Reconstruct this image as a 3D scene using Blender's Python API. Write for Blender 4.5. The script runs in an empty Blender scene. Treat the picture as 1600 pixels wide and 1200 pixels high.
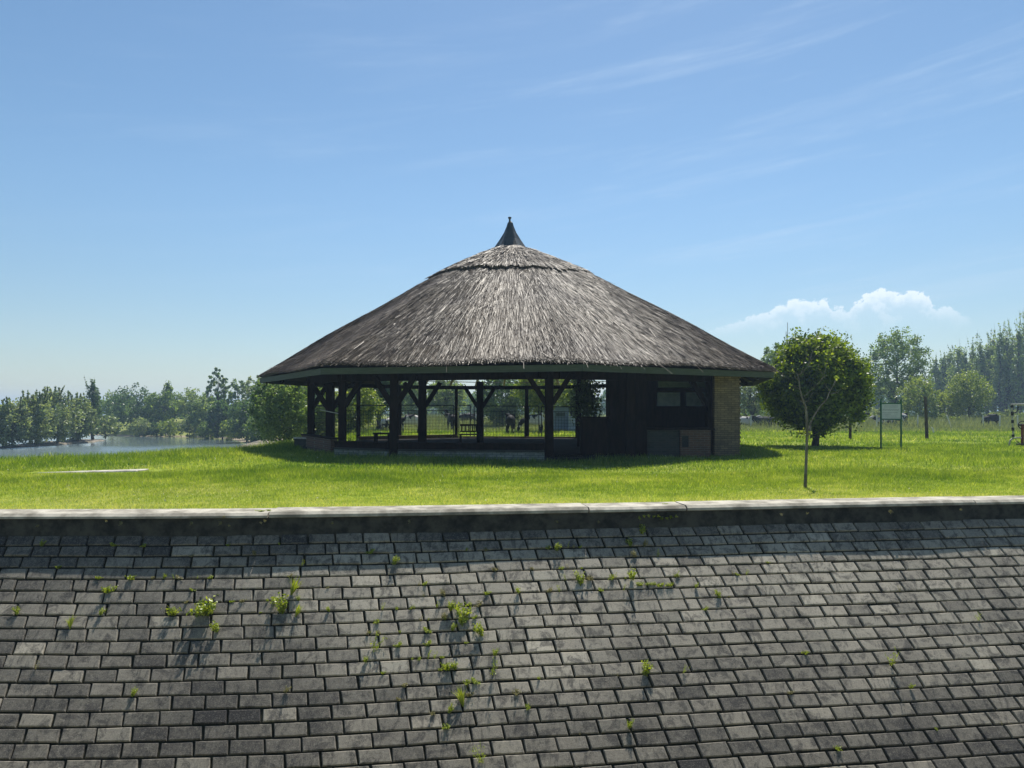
import bpy, bmesh, math, random
import numpy as np
from mathutils import Vector
R = math.radians
random.seed(7)
RNG = np.random.default_rng(7)
sc = bpy.context.scene
col = sc.collection

# ------------------------------------------------------------------ camera, world, sun, exposure
EYE = 1.55
F = 1160.0 / 1600.0                      # focal length as a fraction of the picture width
cam_d = bpy.data.cameras.new('camera')
cam = bpy.data.objects.new('camera', cam_d)
col.objects.link(cam)
cam_d.sensor_width = 36
cam_d.lens = 36 * F
cam_d.shift_y = 43.0 / 1600.0
cam_d.clip_end = 6000
cam.location = (0, 0, EYE)
cam.rotation_euler = (R(90), 0, 0)
sc.camera = cam

SUN_EL, SUN_AZ = R(59), R(13)            # azimuth from +Y towards +X
sun_dir = Vector((math.sin(SUN_AZ) * math.cos(SUN_EL), math.cos(SUN_AZ) * math.cos(SUN_EL), math.sin(SUN_EL)))
sd = bpy.data.lights.new('sun', 'SUN')
sd.energy = 4.6
sd.angle = R(0.5)
sd.color = (1.0, 0.95, 0.86)
so = bpy.data.objects.new('sun', sd)
so.rotation_euler = (-sun_dir).to_track_quat('-Z', 'Y').to_euler()
so.location = (30, 60, 80)
col.objects.link(so)

sc.view_settings.view_transform = 'Standard'
sc.view_settings.look = 'None'
sc.view_settings.exposure = 0.65
sc.view_settings.gamma = 1.0


class NT:
    """small helper around a node tree"""
    def __init__(s, tree):
        s.t = tree
        s.n = tree.nodes
        s.l = tree.links

    def node(s, typ, **kw):
        n = s.n.new(typ)
        for k, v in kw.items():
            setattr(n, k, v)
        return n

    def put(s, sock, v):
        if hasattr(v, 'is_output') or isinstance(v, bpy.types.NodeSocket):
            s.l.new(v, sock)
        elif isinstance(v, (tuple, list)) and len(v) == 3 and sock.type == 'RGBA':
            sock.default_value = (*v, 1)
        else:
            sock.default_value = v

    def math(s, op, a, b=0.0, c=None, clamp=False):
        n = s.node('ShaderNodeMath', operation=op, use_clamp=clamp)
        s.put(n.inputs[0], a)
        s.put(n.inputs[1], b)
        if c is not None:
            s.put(n.inputs[2], c)
        return n.outputs[0]

    def rng(s, v, a, b, c, d, smooth=True):
        n = s.node('ShaderNodeMapRange', interpolation_type='SMOOTHSTEP' if smooth else 'LINEAR')
        for i, x in enumerate((v, a, b, c, d)):
            s.put(n.inputs[i], x)
        return n.outputs[0]

    def mix(s, f, a, b, blend='MIX'):
        n = s.node('ShaderNodeMix', data_type='RGBA', blend_type=blend)
        s.put(n.inputs['Factor'], f)
        s.put(n.inputs['A'], a) if False else None
        ia = [i for i in n.inputs if i.name == 'A' and i.type == 'RGBA'][0]
        ib = [i for i in n.inputs if i.name == 'B' and i.type == 'RGBA'][0]
        f0 = [i for i in n.inputs if i.name == 'Factor' and i.type == 'VALUE'][0]
        s.put(f0, f)
        s.put(ia, a)
        s.put(ib, b)
        return [o for o in n.outputs if o.type == 'RGBA'][0]

    def noise(s, vec, scale, detail=4, rough=.55, dist=0.0):
        n = s.node('ShaderNodeTexNoise')
        if vec is not None:
            s.put(n.inputs['Vector'], vec)
        n.inputs['Scale'].default_value = scale
        n.inputs['Detail'].default_value = detail
        n.inputs['Roughness'].default_value = rough
        n.inputs['Distortion'].default_value = dist
        return n.outputs['Fac']

    def xyz(s, x, y, z):
        n = s.node('ShaderNodeCombineXYZ')
        for i, v in enumerate((x, y, z)):
            s.put(n.inputs[i], v)
        return n.outputs[0]


w = bpy.data.worlds.new('World')
sc.world = w
w.use_nodes = True
W = NT(w.node_tree)
W.n.clear()
sky = W.node('ShaderNodeTexSky', sky_type='NISHITA', sun_disc=False, sun_elevation=SUN_EL,
             sun_rotation=SUN_AZ, altitude=80, air_density=1.0, dust_density=0.3, ozone_density=1.1)
SKY_STRENGTH = 0.077
tc = W.node('ShaderNodeTexCoord')
sp = W.node('ShaderNodeSeparateXYZ')
W.l.new(tc.outputs['Generated'], sp.inputs[0])
dx, dy, dz = sp.outputs
az = W.math('ARCTAN2', dx, dy)
el = W.math('ARCSINE', dz)
# cirrus: thin streaks climbing to the right
t = R(7)
ua = W.math('ADD', W.math('MULTIPLY', az, math.cos(t)), W.math('MULTIPLY', el, math.sin(t)))
va = W.math('SUBTRACT', W.math('MULTIPLY', el, math.cos(t)), W.math('MULTIPLY', az, math.sin(t)))
n1 = W.noise(W.xyz(W.math('MULTIPLY', ua, 1.6), W.math('MULTIPLY', va, 15.0), 3.7), 1.7, 6, .62, .35)
n2 = W.noise(W.xyz(W.math('MULTIPLY', ua, 3.0), W.math('MULTIPLY', va, 34.0), 9.1), 1.5, 5, .6, .25)
side = W.rng(az, -.5, .35, .25, 1.0)
cir = W.math('MULTIPLY', W.rng(n1, .46, .74, 0, 1), W.rng(n2, .34, .72, .25, 1))
cir = W.math('MULTIPLY', W.math('MULTIPLY', cir, side), .22)
hsv = W.node('ShaderNodeHueSaturation')
hsv.inputs['Saturation'].default_value = 1.13
hsv.inputs['Hue'].default_value = .494
W.l.new(sky.outputs[0], hsv.inputs['Color'])
skyc = W.mix(cir, hsv.outputs[0], (7.2, 8.1, 9.0))
# one cumulus bank low on the right, outline given as angles
prof = [(1060, 528), (1105, 516), (1150, 503), (1175, 492), (1200, 487), (1222, 474), (1245, 466), (1268, 470), (1290, 468),
        (1306, 480), (1322, 484), (1340, 472), (1358, 458), (1380, 451), (1402, 457), (1425, 454), (1450, 462), (1462, 478),
        (1482, 481), (1508, 491), (1545, 520)]
A0, A1, E1 = .20, .62, .20
fc = W.node('ShaderNodeFloatCurve')
cv = fc.mapping.curves[0]
pts = []
for px, py in prof:
    a = math.atan((px - 800) / 1160)
    e = math.atan((643 - py) / 1160 * math.cos(a))
    pts.append(((a - A0) / (A1 - A0), e / E1))
while len(cv.points) < len(pts):
    cv.points.new(.5, .5)
for p, q in zip(cv.points, pts):
    p.location = q
fc.mapping.update()
aw = W.math('ADD', az, W.math('MULTIPLY', W.math('SUBTRACT', W.noise(W.xyz(az, el, 0), 70, 5, .6), .5), .034))
W.put(fc.inputs['Value'], W.math('DIVIDE', W.math('SUBTRACT', aw, A0), A1 - A0))
edge = W.math('MULTIPLY', fc.outputs[0], E1)
puff = W.noise(W.xyz(az, W.math('MULTIPLY', el, 1.25), 2.0), 95, 6, .62)
d_in = W.math('ADD', W.math('SUBTRACT', edge, el), W.math('MULTIPLY', W.math('SUBTRACT', puff, .5), .026))
inside = W.rng(d_in, -.0008, .0035, 0, 1)
lims = W.math('MULTIPLY', W.rng(az, .225, .27, 0, 1), W.rng(az, .56, .545, 0, 1))
fade = W.rng(el, .085, .145, 0.0, 1.0)
rim = W.rng(d_in, .002, .022, 1.0, .12)
lump = W.rng(W.noise(W.xyz(az, el, 5.0), 42, 5, .6), .47, .66, 0, 1)
rim = W.math('MAXIMUM', rim, W.math('MULTIPLY', lump, .75))
cum = W.math('MULTIPLY', W.math('MULTIPLY', inside, lims), W.math('MULTIPLY', fade, W.rng(rim, 0, 1, .15, .80, False)))
skyc = W.mix(cum, skyc, (9.6, 10.3, 10.8))
bg = W.node('ShaderNodeBackground')
low_air = W.rng(el, -.02, .30, .76, 1.0)
skyc = W.mix(1.0, skyc, W.xyz(low_air, low_air, low_air), 'MULTIPLY')
W.put(bg.inputs[0], skyc)
bg.inputs[1].default_value = SKY_STRENGTH
wo = W.node('ShaderNodeOutputWorld')
W.l.new(bg.outputs[0], wo.inputs[0])


# ------------------------------------------------------------------ general helpers
def at(px, d, z=0.0):
    """point at distance d along the view axis, under a column of the 1600 px wide photograph"""
    return Vector(((px - 800) / 1160.0 * d, d, z))


def zat(py, d):
    return EYE + (643 - py) / 1160.0 * d


def tag(o, label=None, cat=None, group=None, kind=None):
    if label: o['label'] = label
    if cat: o['category'] = cat
    if group: o['group'] = group
    if kind: o['kind'] = kind
    return o


def empty(name, loc, rz=0.0):
    o = bpy.data.objects.new(name, None)
    o.empty_display_size = .3
    o.location = loc
    o.rotation_euler = (0, 0, rz)
    col.objects.link(o)
    return o


def link(name, me, mat, parent=None):
    if mat is not None:
        for m in (mat if isinstance(mat, (list, tuple)) else [mat]):
            me.materials.append(m)
    o = bpy.data.objects.new(name, me)
    col.objects.link(o)
    if parent is not None:
        o.parent = parent
    return o


def copy_tree(o, parent=None):
    c = o.copy()
    col.objects.link(c)
    c.parent = parent
    for ch in list(o.children):
        copy_tree(ch, c)
    return c


def fast_mesh(name, verts, faces, tone=None, smooth=False):
    """verts (n,3), faces (m,k) with one k; tone: one value per face"""
    me = bpy.data.meshes.new(name)
    verts = np.asarray(verts, np.float32)
    faces = np.asarray(faces, np.int32)
    m, k = faces.shape
    me.vertices.add(len(verts))
    me.vertices.foreach_set('co', verts.ravel())
    me.loops.add(m * k)
    me.loops.foreach_set('vertex_index', faces.ravel())
    me.polygons.add(m)
    me.polygons.foreach_set('loop_start', np.arange(0, m * k, k, dtype=np.int32))
    me.polygons.foreach_set('loop_total', np.full(m, k, np.int32))
    if smooth:
        me.polygons.foreach_set('use_smooth', np.ones(m, bool))
    if tone is not None:
        a = me.attributes.new('tone', 'FLOAT', 'FACE')
        a.data.foreach_set('value', np.asarray(tone, np.float32))
    me.update(calc_edges=True)
    if not smooth: me.shade_flat()
    return me


class MB:
    """collects boxes, bars and tubes and links them as one mesh"""
    def __init__(s):
        s.v, s.f, s.t = [], [], []

    def add(s, vs, fs, tone=.5):
        b = len(s.v)
        s.v += [tuple(v) for v in vs]
        s.f += [tuple(b + i for i in f) for f in fs]
        s.t += [tone] * len(fs)
        return s

    def box(s, c, size, rz=0.0, tone=.5, top=1.0):
        cx, cy, cz = c
        hx, hy, hz = size[0] / 2, size[1] / 2, size[2] / 2
        ca, sa = math.cos(rz), math.sin(rz)
        vs = []
        for z in (-hz, hz):
            k = top if z > 0 else 1.0
            for x, y in ((-hx, -hy), (hx, -hy), (hx, hy), (-hx, hy)):
                x, y = x * k, y * k
                vs.append((cx + x * ca - y * sa, cy + x * sa + y * ca, cz + z))
        return s.add(vs, [(0, 3, 2, 1), (4, 5, 6, 7), (0, 1, 5, 4), (1, 2, 6, 5), (2, 3, 7, 6), (3, 0, 4, 7)], tone)

    def bar(s, a, b, wd, ht=None, tone=.5, up=(0, 0, 1)):
        ht = ht or wd
        a, b = Vector(a), Vector(b)
        d = (b - a).normalized()
        sd_ = d.cross(Vector(up))
        if sd_.length < 1e-4:
            sd_ = d.cross(Vector((0, 1, 0)))
        sd_.normalize()
        u = sd_.cross(d)
        vs = []
        for p in (a, b):
            for i, j in ((-1, -1), (1, -1), (1, 1), (-1, 1)):
                vs.append(p + sd_ * (i * wd / 2) + u * (j * ht / 2))
        return s.add(vs, [(0, 3, 2, 1), (4, 5, 6, 7), (0, 1, 5, 4), (1, 2, 6, 5), (2, 3, 7, 6), (3, 0, 4, 7)], tone)

    def tube(s, pts, radii, n=8, tone=.5):
        pts = [Vector(p) for p in pts]
        if not isinstance(radii, (list, tuple)):
            radii = [radii] * len(pts)
        vs = []
        prev = None
        for i, p in enumerate(pts):
            d = (pts[min(i + 1, len(pts) - 1)] - pts[max(i - 1, 0)]).normalized()
            if prev is None:
                prev = d.cross(Vector((0, 0, 1)))
                if prev.length < .05:
                    prev = d.cross(Vector((1, 0, 0)))
            x = (prev - d * prev.dot(d)).normalized()
            prev = x
            y = d.cross(x)
            for k in range(n):
                a = 2 * math.pi * k / n
                vs.append(p + (x * math.cos(a) + y * math.sin(a)) * radii[i])
        fs = []
        for i in range(len(pts) - 1):
            for k in range(n):
                fs.append((i * n + k, i * n + (k + 1) % n, (i + 1) * n + (k + 1) % n, (i + 1) * n + k))
        fs.append(tuple(range(n))[::-1])
        fs.append(tuple((len(pts) - 1) * n + k for k in range(n)))
        return s.add(vs, fs, tone)

    def build(s, name, mat, parent=None, smooth=False, bevel=0.0):
        me = bpy.data.meshes.new(name)
        me.from_pydata(s.v, [], s.f)
        a = me.attributes.new('tone', 'FLOAT', 'FACE')
        a.data.foreach_set('value', np.asarray(s.t, np.float32))
        if smooth:
            me.polygons.foreach_set('use_smooth', np.ones(len(s.f), bool))
        me.update()
        o = link(name, me, mat, parent)
        if bevel:
            m = o.modifiers.new('bevel', 'BEVEL')
            m.width = bevel
            m.segments = 1
            m.limit_method = 'ANGLE'
        return o


def new_mat(name):
    m = bpy.data.materials.new(name)
    m.use_nodes = True
    t_ = NT(m.node_tree)
    t_.n.clear()
    t_.out = t_.node('ShaderNodeOutputMaterial')
    return m, t_


def principled(t_, colr, rough=.7, spec=.3, bump=None, bstr=.3, bdist=.02, metal=0.0):
    p = t_.node('ShaderNodeBsdfPrincipled')
    t_.put(p.inputs['Base Color'], colr)
    t_.put(p.inputs['Roughness'], rough)
    p.inputs['Specular IOR Level'].default_value = spec
    p.inputs['Metallic'].default_value = metal
    if bump is not None:
        b = t_.node('ShaderNodeBump')
        b.inputs['Strength'].default_value = bstr
        b.inputs['Distance'].default_value = bdist
        t_.put(b.inputs['Height'], bump)
        t_.l.new(b.outputs[0], p.inputs['Normal'])
    t_.l.new(p.outputs[0], t_.out.inputs[0])
    return p


def attr(t_, name='tone'):
    a = t_.node('ShaderNodeAttribute', attribute_name=name)
    return a.outputs['Fac']


def obj_co(t_):
    return t_.node('ShaderNodeTexCoord').outputs['Object']


def simple_mat(name, c1, c2, scale=6, rough=.7, spec=.3, bstr=.25, metal=0.0, stretch=None, tone=0.0):
    m, t_ = new_mat(name)
    v = obj_co(t_)
    if stretch:
        mp = t_.node('ShaderNodeMapping')
        mp.inputs['Scale'].default_value = stretch
        t_.l.new(v, mp.inputs[0])
        v = mp.outputs[0]
    n_ = t_.noise(v, scale, 6, .65)
    f = t_.rng(n_, .32, .68, 0, 1)
    if tone:
        f = t_.math('ADD', t_.math('MULTIPLY', f, 1 - tone), t_.math('MULTIPLY', attr(t_), tone))
    c = t_.mix(f, c1, c2)
    principled(t_, c, rough, spec, t_.noise(v, scale * 4, 5, .6), bstr, .01, metal)
    return m


def leaf_mat(name, dark, light, trans=.45, tint=(1.25, 1.25, .55), dry=None):
    m, t_ = new_mat(name)
    c = t_.mix(t_.rng(attr(t_), 0, .85, 0, 1, False), dark, light)
    if dry: c = t_.mix(t_.rng(attr(t_), .66, 1, 0, .8, False), c, dry)
    d = t_.node('ShaderNodeBsdfDiffuse')
    t_.put(d.inputs[0], c)
    tr = t_.node('ShaderNodeBsdfTranslucent')
    t_.put(tr.inputs[0], t_.mix(1.0, c, tint, 'MULTIPLY'))
    mx = t_.node('ShaderNodeMixShader')
    mx.inputs[0].default_value = trans
    t_.l.new(d.outputs[0], mx.inputs[1])
    t_.l.new(tr.outputs[0], mx.inputs[2])
    g = t_.node('ShaderNodeBsdfGlossy')
    g.inputs['Roughness'].default_value = .42
    g.inputs[0].default_value = (1, 1, 1, 1)
    m2 = t_.node('ShaderNodeMixShader')
    m2.inputs[0].default_value = .035
    t_.l.new(mx.outputs[0], m2.inputs[1])
    t_.l.new(g.outputs[0], m2.inputs[2])
    t_.l.new(m2.outputs[0], t_.out.inputs[0])
    return m


M = {}
M['leaf_round'] = leaf_mat('maple leaves', (.016, .048, .006), (.20, .28, .022), .50, (1.5, 1.4, .30))
M['leaf_dark'] = leaf_mat('dark leaves', (.030, .070, .030), (.12, .19, .060), .48)
M['leaf_mid'] = leaf_mat('mid green leaves', (.055, .11, .030), (.22, .30, .090), .50)
M['leaf_willow'] = leaf_mat('silvery willow leaves', (.085, .13, .065), (.30, .35, .18), .50)
M['leaf_light'] = leaf_mat('light green leaves', (.080, .14, .022), (.29, .34, .070), .52)
M['leaf_poplar'] = leaf_mat('poplar leaves', (.085, .14, .055), (.27, .34, .14), .52)
M['grass'] = leaf_mat('grass blades', (.075, .150, .008), (.38, .45, .070), .56, (1.2, 1.22, .45), dry=(.62, .56, .27))
M['meadow'] = leaf_mat('meadow stalks', (.075, .115, .030), (.26, .28, .12), .45, (1.1, 1.1, .7))
M['weed'] = leaf_mat('weed leaves', (.11, .18, .015), (.36, .42, .060), .50, (1.3, 1.25, .4))
M['dryweed'] = leaf_mat('dry weed leaves', (.12, .12, .05), (.33, .31, .15), .40, (1.1, 1.05, .7))
M['bark'] = simple_mat('bark', (.035, .028, .022), (.085, .070, .055), 9, .9, .1, .5, stretch=(1, 1, .3))
M['bark_pale'] = simple_mat('pale bark', (.090, .086, .072), (.21, .20, .165), 16, .85, .15, .4, stretch=(1, 1, .35))
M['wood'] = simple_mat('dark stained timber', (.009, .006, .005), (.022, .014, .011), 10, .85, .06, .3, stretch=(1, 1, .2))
M['wood_dry'] = simple_mat('weathered rafters', (.16, .13, .10), (.34, .30, .24), 10, .8, .1, .3)
M['fascia'] = simple_mat('green grey board', (.040, .052, .040), (.085, .100, .080), 7, .7, .2, .25, stretch=(.4, .4, 3), tone=.5)
M['metal_dark'] = simple_mat('dark sheet metal', (.018, .026, .030), (.040, .050, .052), 5, .5, .4, .2)
M['iron'] = simple_mat('black iron bars', (.010, .012, .012), (.022, .024, .024), 9, .6, .3, .1)
M['concrete'] = simple_mat('pale concrete', (.30, .28, .235), (.56, .53, .46), 5, .85, .15, .3)
M['coping'] = simple_mat('weathered coping concrete', (.17, .155, .125), (.47, .44, .37), 2.2, .88, .15, .5)
M['concrete_post'] = simple_mat('whitewashed concrete', (.42, .43, .40), (.66, .66, .62), 14, .85, .15, .2)
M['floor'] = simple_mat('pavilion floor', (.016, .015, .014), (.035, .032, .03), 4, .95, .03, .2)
M['sign_green'] = simple_mat('green painted tube', (.010, .085, .040), (.018, .120, .055), 8, .45, .4, .1)
M['shed'] = simple_mat('blue grey boards', (.16, .22, .30), (.22, .29, .38), 6, .6, .3, .2)
M['shed_dark'] = simple_mat('shed window glass', (.03, .06, .07), (.05, .08, .09), 6, .3, .5, .05)
M['shed_light'] = simple_mat('pale gate boards', (.33, .40, .44), (.42, .48, .50), 6, .6, .3, .1)
M['rust'] = simple_mat('rust red steel', (.10, .022, .012), (.20, .045, .02), 8, .55, .4, .15)
M['gym_grey'] = simple_mat('worn cream steel', (.22, .22, .18), (.48, .47, .40), 12, .5, .4, .15)
M['gym_black'] = simple_mat('black rubber grip', (.012, .013, .012), (.03, .03, .03), 12, .7, .3, .15)
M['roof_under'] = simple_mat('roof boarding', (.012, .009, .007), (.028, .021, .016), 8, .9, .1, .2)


def brick_mat(name, c1, c2, mortar, sx=1.0, rotx=True):
    m, t_ = new_mat(name)
    geo = t_.node('ShaderNodeTexCoord')
    s_ = t_.node('ShaderNodeSeparateXYZ')
    t_.l.new(geo.outputs['Object'], s_.inputs[0])
    u = t_.math('ADD', s_.outputs[0], t_.math('MULTIPLY', s_.outputs[1], .6))
    v = t_.xyz(u, s_.outputs[2], 0.0)
    b = t_.node('ShaderNodeTexBrick')
    t_.put(b.inputs['Vector'], v)
    b.inputs['Scale'].default_value = 1.0
    b.inputs['Brick Width'].default_value = .25
    b.inputs['Row Height'].default_value = .075
    b.inputs['Mortar Size'].default_value = .008
    t_.put(b.inputs['Color1'], c1)
    t_.put(b.inputs['Color2'], c2)
    t_.put(b.inputs['Mortar'], mortar)
    n_ = t_.noise(geo.outputs['Object'], 5, 6, .7)
    c = t_.mix(t_.rng(n_, .4, .7, .0, .5), b.outputs['Color'], (.06, .052, .04))
    principled(t_, c, .85, .15, b.outputs['Fac'], -.5, .01)
    return m


M['brick'] = brick_mat('red brown brick', (.15, .075, .045), (.095, .055, .04), (.16, .14, .11))
M['brick_tan'] = brick_mat('tan brick', (.27, .20, .115), (.17, .13, .085), (.085, .07, .052))
M['brick_low'] = brick_mat('grey mossy brick', (.055, .060, .052), (.034, .040, .034), (.065, .065, .055))

M['brick_mid'] = brick_mat('grey green brick', (.30, .31, .27), (.20, .22, .19), (.09, .10, .09))
# thatch: long reeds, weathered grey to straw, per strand tone
m, t_ = new_mat('reed thatch')
a_ = attr(t_)
v = obj_co(t_)
big = t_.noise(v, .55, 5, .6)
c = t_.mix(t_.rng(a_, 0, 1, 0, 1, False), (.012, .009, .009), (.235, .185, .132))
c = t_.mix(t_.rng(big, .42, .68, 0, .55), c, (.055, .043, .040))
pb = principled(t_, c, .50, .2)
t_.put(pb.inputs['Specular IOR Level'], t_.math('MULTIPLY', a_, .30))
M['thatch'] = m

# paving blocks: per block tone, lichen, dirt at the edges
m, t_ = new_mat('concrete paving blocks')
a_ = attr(t_)
v = t_.node('ShaderNodeNewGeometry').outputs['Position']
big = t_.noise(v, .35, 3, .55)
midn = t_.noise(v, 5.0, 7, .72, .6)
fine = t_.noise(v, 19, 6, .75)
grain = t_.noise(v, 70, 4, .8)
mp = t_.node('ShaderNodeMapping')
mp.inputs['Scale'].default_value = (9, 2.2, 2.2)
t_.l.new(v, mp.inputs[0])
streak = t_.noise(mp.outputs[0], 1.6, 5, .65, .3)
f = t_.math('ADD', a_, t_.math('MULTIPLY', t_.math('SUBTRACT', big, .5), 1.0))
f = t_.math('ADD', f, t_.math('MULTIPLY', t_.math('SUBTRACT', fine, .5), .55))
c = t_.mix(t_.rng(f, 0, 1, 0, 1, False), (.042, .040, .040), (.45, .405, .325))
c = t_.mix(t_.math('MULTIPLY', t_.rng(midn, .48, .62, 0, 1), .66), c, (.036, .035, .036))
c = t_.mix(t_.math('MULTIPLY', t_.rng(streak, .52, .68, 0, 1), .55), c, (.030, .031, .033))
c = t_.mix(t_.math('MULTIPLY', t_.rng(fine, .56, .70, 0, 1), .40), c, (.27, .255, .215))
c = t_.mix(t_.math('MULTIPLY', t_.rng(grain, .52, .72, 0, 1), .45), c, (.46, .43, .36))
c = t_.mix(t_.math('MULTIPLY', t_.rng(grain, .48, .30, 0, 1), .55), c, (.018, .018, .020))
h_ = t_.math('ADD', t_.math('MULTIPLY', fine, .7), t_.math('MULTIPLY', grain, .5))
principled(t_, c, .88, .2, h_, .8, .010)
M['blocks'] = m
M['soil'] = simple_mat('dark joint soil', (.012, .013, .010), (.035, .034, .022), 12, .95, .05, .3)
M['wall_conc'] = simple_mat('stained wall concrete', (.020, .021, .020), (.065, .064, .055), 5, .9, .1, .6)
M['mud'] = simple_mat('muddy sand', (.09, .085, .06), (.25, .21, .165), .8, .9, .15, .3)

# ground: short green turf, drier near the coping, sand at the waterline
m, t_ = new_mat('turf ground')
pos = t_.node('ShaderNodeNewGeometry').outputs['Position']
s_ = t_.node('ShaderNodeSeparateXYZ')
t_.l.new(pos, s_.inputs[0])
g1 = t_.noise(pos, .25, 5, .6)
g2 = t_.noise(pos, 2.2, 6, .7)
c = t_.mix(t_.rng(g2, .3, .7, 0, 1), (.090, .155, .014), (.28, .33, .050))
c = t_.mix(t_.math('MULTIPLY', t_.rng(g1, .42, .66, 0, 1), .55), c, (.30, .28, .10))
far = t_.rng(s_.outputs[1], 38, 80, 0, .75)
c = t_.mix(far, c, t_.mix(t_.rng(g2, .3, .7, 0, 1), (.14, .17, .045), (.26, .27, .10)))
low = t_.rng(t_.math('ADD', s_.outputs[2], t_.math('MULTIPLY', g2, .4)), -2.25, -2.05, 1, 0)
c = t_.mix(low, c, t_.mix(g2, (.17, .14, .10), (.34, .29, .22)))
principled(t_, c, .95, .05, t_.noise(pos, 25, 6, .7), .6, .03)
M['ground'] = m

m, t_ = new_mat('river water')
pos = t_.node('ShaderNodeNewGeometry').outputs['Position']
mp = t_.node('ShaderNodeMapping')
mp.inputs['Scale'].default_value = (1.0, .35, 1)
t_.l.new(pos, mp.inputs[0])
bn = t_.math('ADD', t_.noise(mp.outputs[0], .9, 4, .6), t_.math('MULTIPLY', t_.noise(mp.outputs[0], .08, 3, .5), 2.0))
sw = t_.node('ShaderNodeSeparateXYZ')
t_.l.new(pos, sw.inputs[0])
wr_ = t_.math('ADD', sw.outputs[1], t_.math('MULTIPLY', t_.math('SUBTRACT', t_.noise(pos, .06, 3, .5), .5), 40))
p = principled(t_, (.11, .15, .165), t_.rng(wr_, 78, 96, .24, .08), .6, bn, .35, .12)
p.inputs['IOR'].default_value = 1.55
M['water'] = m


# ------------------------------------------------------------------ coping line, embankment
KX = np.array([-2000, -60, -30, -12, -8, -4, .7, 4, 9.3, 16, 30, 60, 2000.])
KY = np.array([12.0, 12.0, 11.7, 11.62, 11.6, 11.66, 12.23, 12.72, 13.5, 14.3, 15.4, 16.5, 16.5])


def path_y(x):
    x = np.asarray(x, float)
    s = 0
    for o, wt in ((-1.6, .2), (-.8, .25), (0, .1), (.8, .25), (1.6, .2)):
        s = s + wt * np.interp(x + o, KX, KY)
    return s


def path_frame(x):
    y = path_y(x)
    g = (path_y(np.asarray(x) + .3) - path_y(np.asarray(x) - .3)) / .6
    L = np.sqrt(1 + g * g)
    return y, 1 / L, g / L                 # tangent (tx, ty); outward normal towards the camera = (ty, -tx)


COP_W, WALL_H, SL = .52, .30, R(45)
KSK = .213


def slope_point(x, s, lift=0.0):
    """x along the coping, s metres down the slope from the wall foot"""
    x = np.asarray(x, float)
    s = np.asarray(s, float)
    h = s * math.cos(SL)
    xs = x + KSK * h
    y, tx, ty = path_frame(xs)
    o = COP_W - .02 + h
    zz = -WALL_H - s * math.sin(SL)
    sag = .05 * np.sin(xs * .55 + 1.0) * np.clip(s / 3, 0, 1) + .006 * np.sin(xs * 1.7 + s)
    n = sag + lift
    return np.stack([xs + ty * o + ty * math.sin(SL) * n, y - tx * o - tx * math.sin(SL) * n, zz + math.cos(SL) * n], -1)


def build_paving():
    BW, BH, ROWS = .400, .190, 33
    vs, fs, tn = [], [], []
    rnd = random.Random(3)
    base = 0
    for i in range(ROWS):
        x = -15.5 - rnd.random() * .2 - (i % 2) * .2 - KSK * i * BH * math.cos(SL)
        x1 = 17
        s0 = i * BH
        while x < x1:
            wv = BW
            q = rnd.random()
            if q < .022: wv = BW * .5
            elif q < .03: wv = BW * 1.5
            tone = .42 + rnd.gauss(0, .10)
            if rnd.random() < .05: tone += .3
            # wear: upper middle and right are paler; wall shade painted into the top rows
            cx = x + wv / 2
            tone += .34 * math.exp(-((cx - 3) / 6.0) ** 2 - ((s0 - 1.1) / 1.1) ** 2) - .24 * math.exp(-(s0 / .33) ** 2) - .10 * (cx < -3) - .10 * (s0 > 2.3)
            g = .0105 + rnd.random() * .005
            xa, xb = x + g, x + wv - g
            sa, sb = s0 + g, s0 + BH - g
            jx = [rnd.gauss(0, .0035) for _ in range(4)]
            js = [rnd.gauss(0, .003) for _ in range(4)]
            lz = rnd.gauss(0, .0022)
            tx_, ty_ = rnd.gauss(0, .0015), rnd.gauss(0, .0015)
            c4 = [(xa, sa, -1, -1), (xb, sa, 1, -1), (xb, sb, 1, 1), (xa, sb, -1, 1)]
            for lvl, (ins, dz_) in enumerate(((0, -.045), (0, -.012), (.011, 0.0))):
                for k, (cx_, cs_, a1, b1) in enumerate(c4):
                    vs.append((cx_ + jx[k] - a1 * ins, cs_ + js[k] - b1 * ins, lz + dz_ + a1 * tx_ + b1 * ty_ + (0.0)))
            b = base
            for lvl in (0, 1):
                for k in range(4):
                    k2 = (k + 1) % 4
                    o0, o1 = b + lvl * 4, b + lvl * 4 + 4
                    fs.append((o0 + k, o1 + k, o1 + k2, o0 + k2))
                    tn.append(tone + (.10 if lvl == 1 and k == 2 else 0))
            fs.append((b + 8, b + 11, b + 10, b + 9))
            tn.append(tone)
            base += 12
            x += wv
    V = np.array(vs)
    P = slope_point(V[:, 0], V[:, 1], V[:, 2])
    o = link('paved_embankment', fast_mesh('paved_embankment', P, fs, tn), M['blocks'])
    tag(o, kind='structure')
    # soil sheet under the blocks, down to the channel bed
    xs = np.linspace(-24, 26, 101)
    ss = np.linspace(-.05, 6.3, 30)
    X, S = np.meshgrid(xs, ss)
    P = slope_point(X.ravel(), S.ravel(), -.028)
    n = len(xs)
    F_ = [(j * n + i, (j + 1) * n + i, (j + 1) * n + i + 1, j * n + i + 1) for j in range(len(ss) - 1) for i in range(n - 1)]
    tag(link('embankment_soil', fast_mesh('embankment_soil', P, F_), M['soil']), kind='structure')


build_paving()


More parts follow.
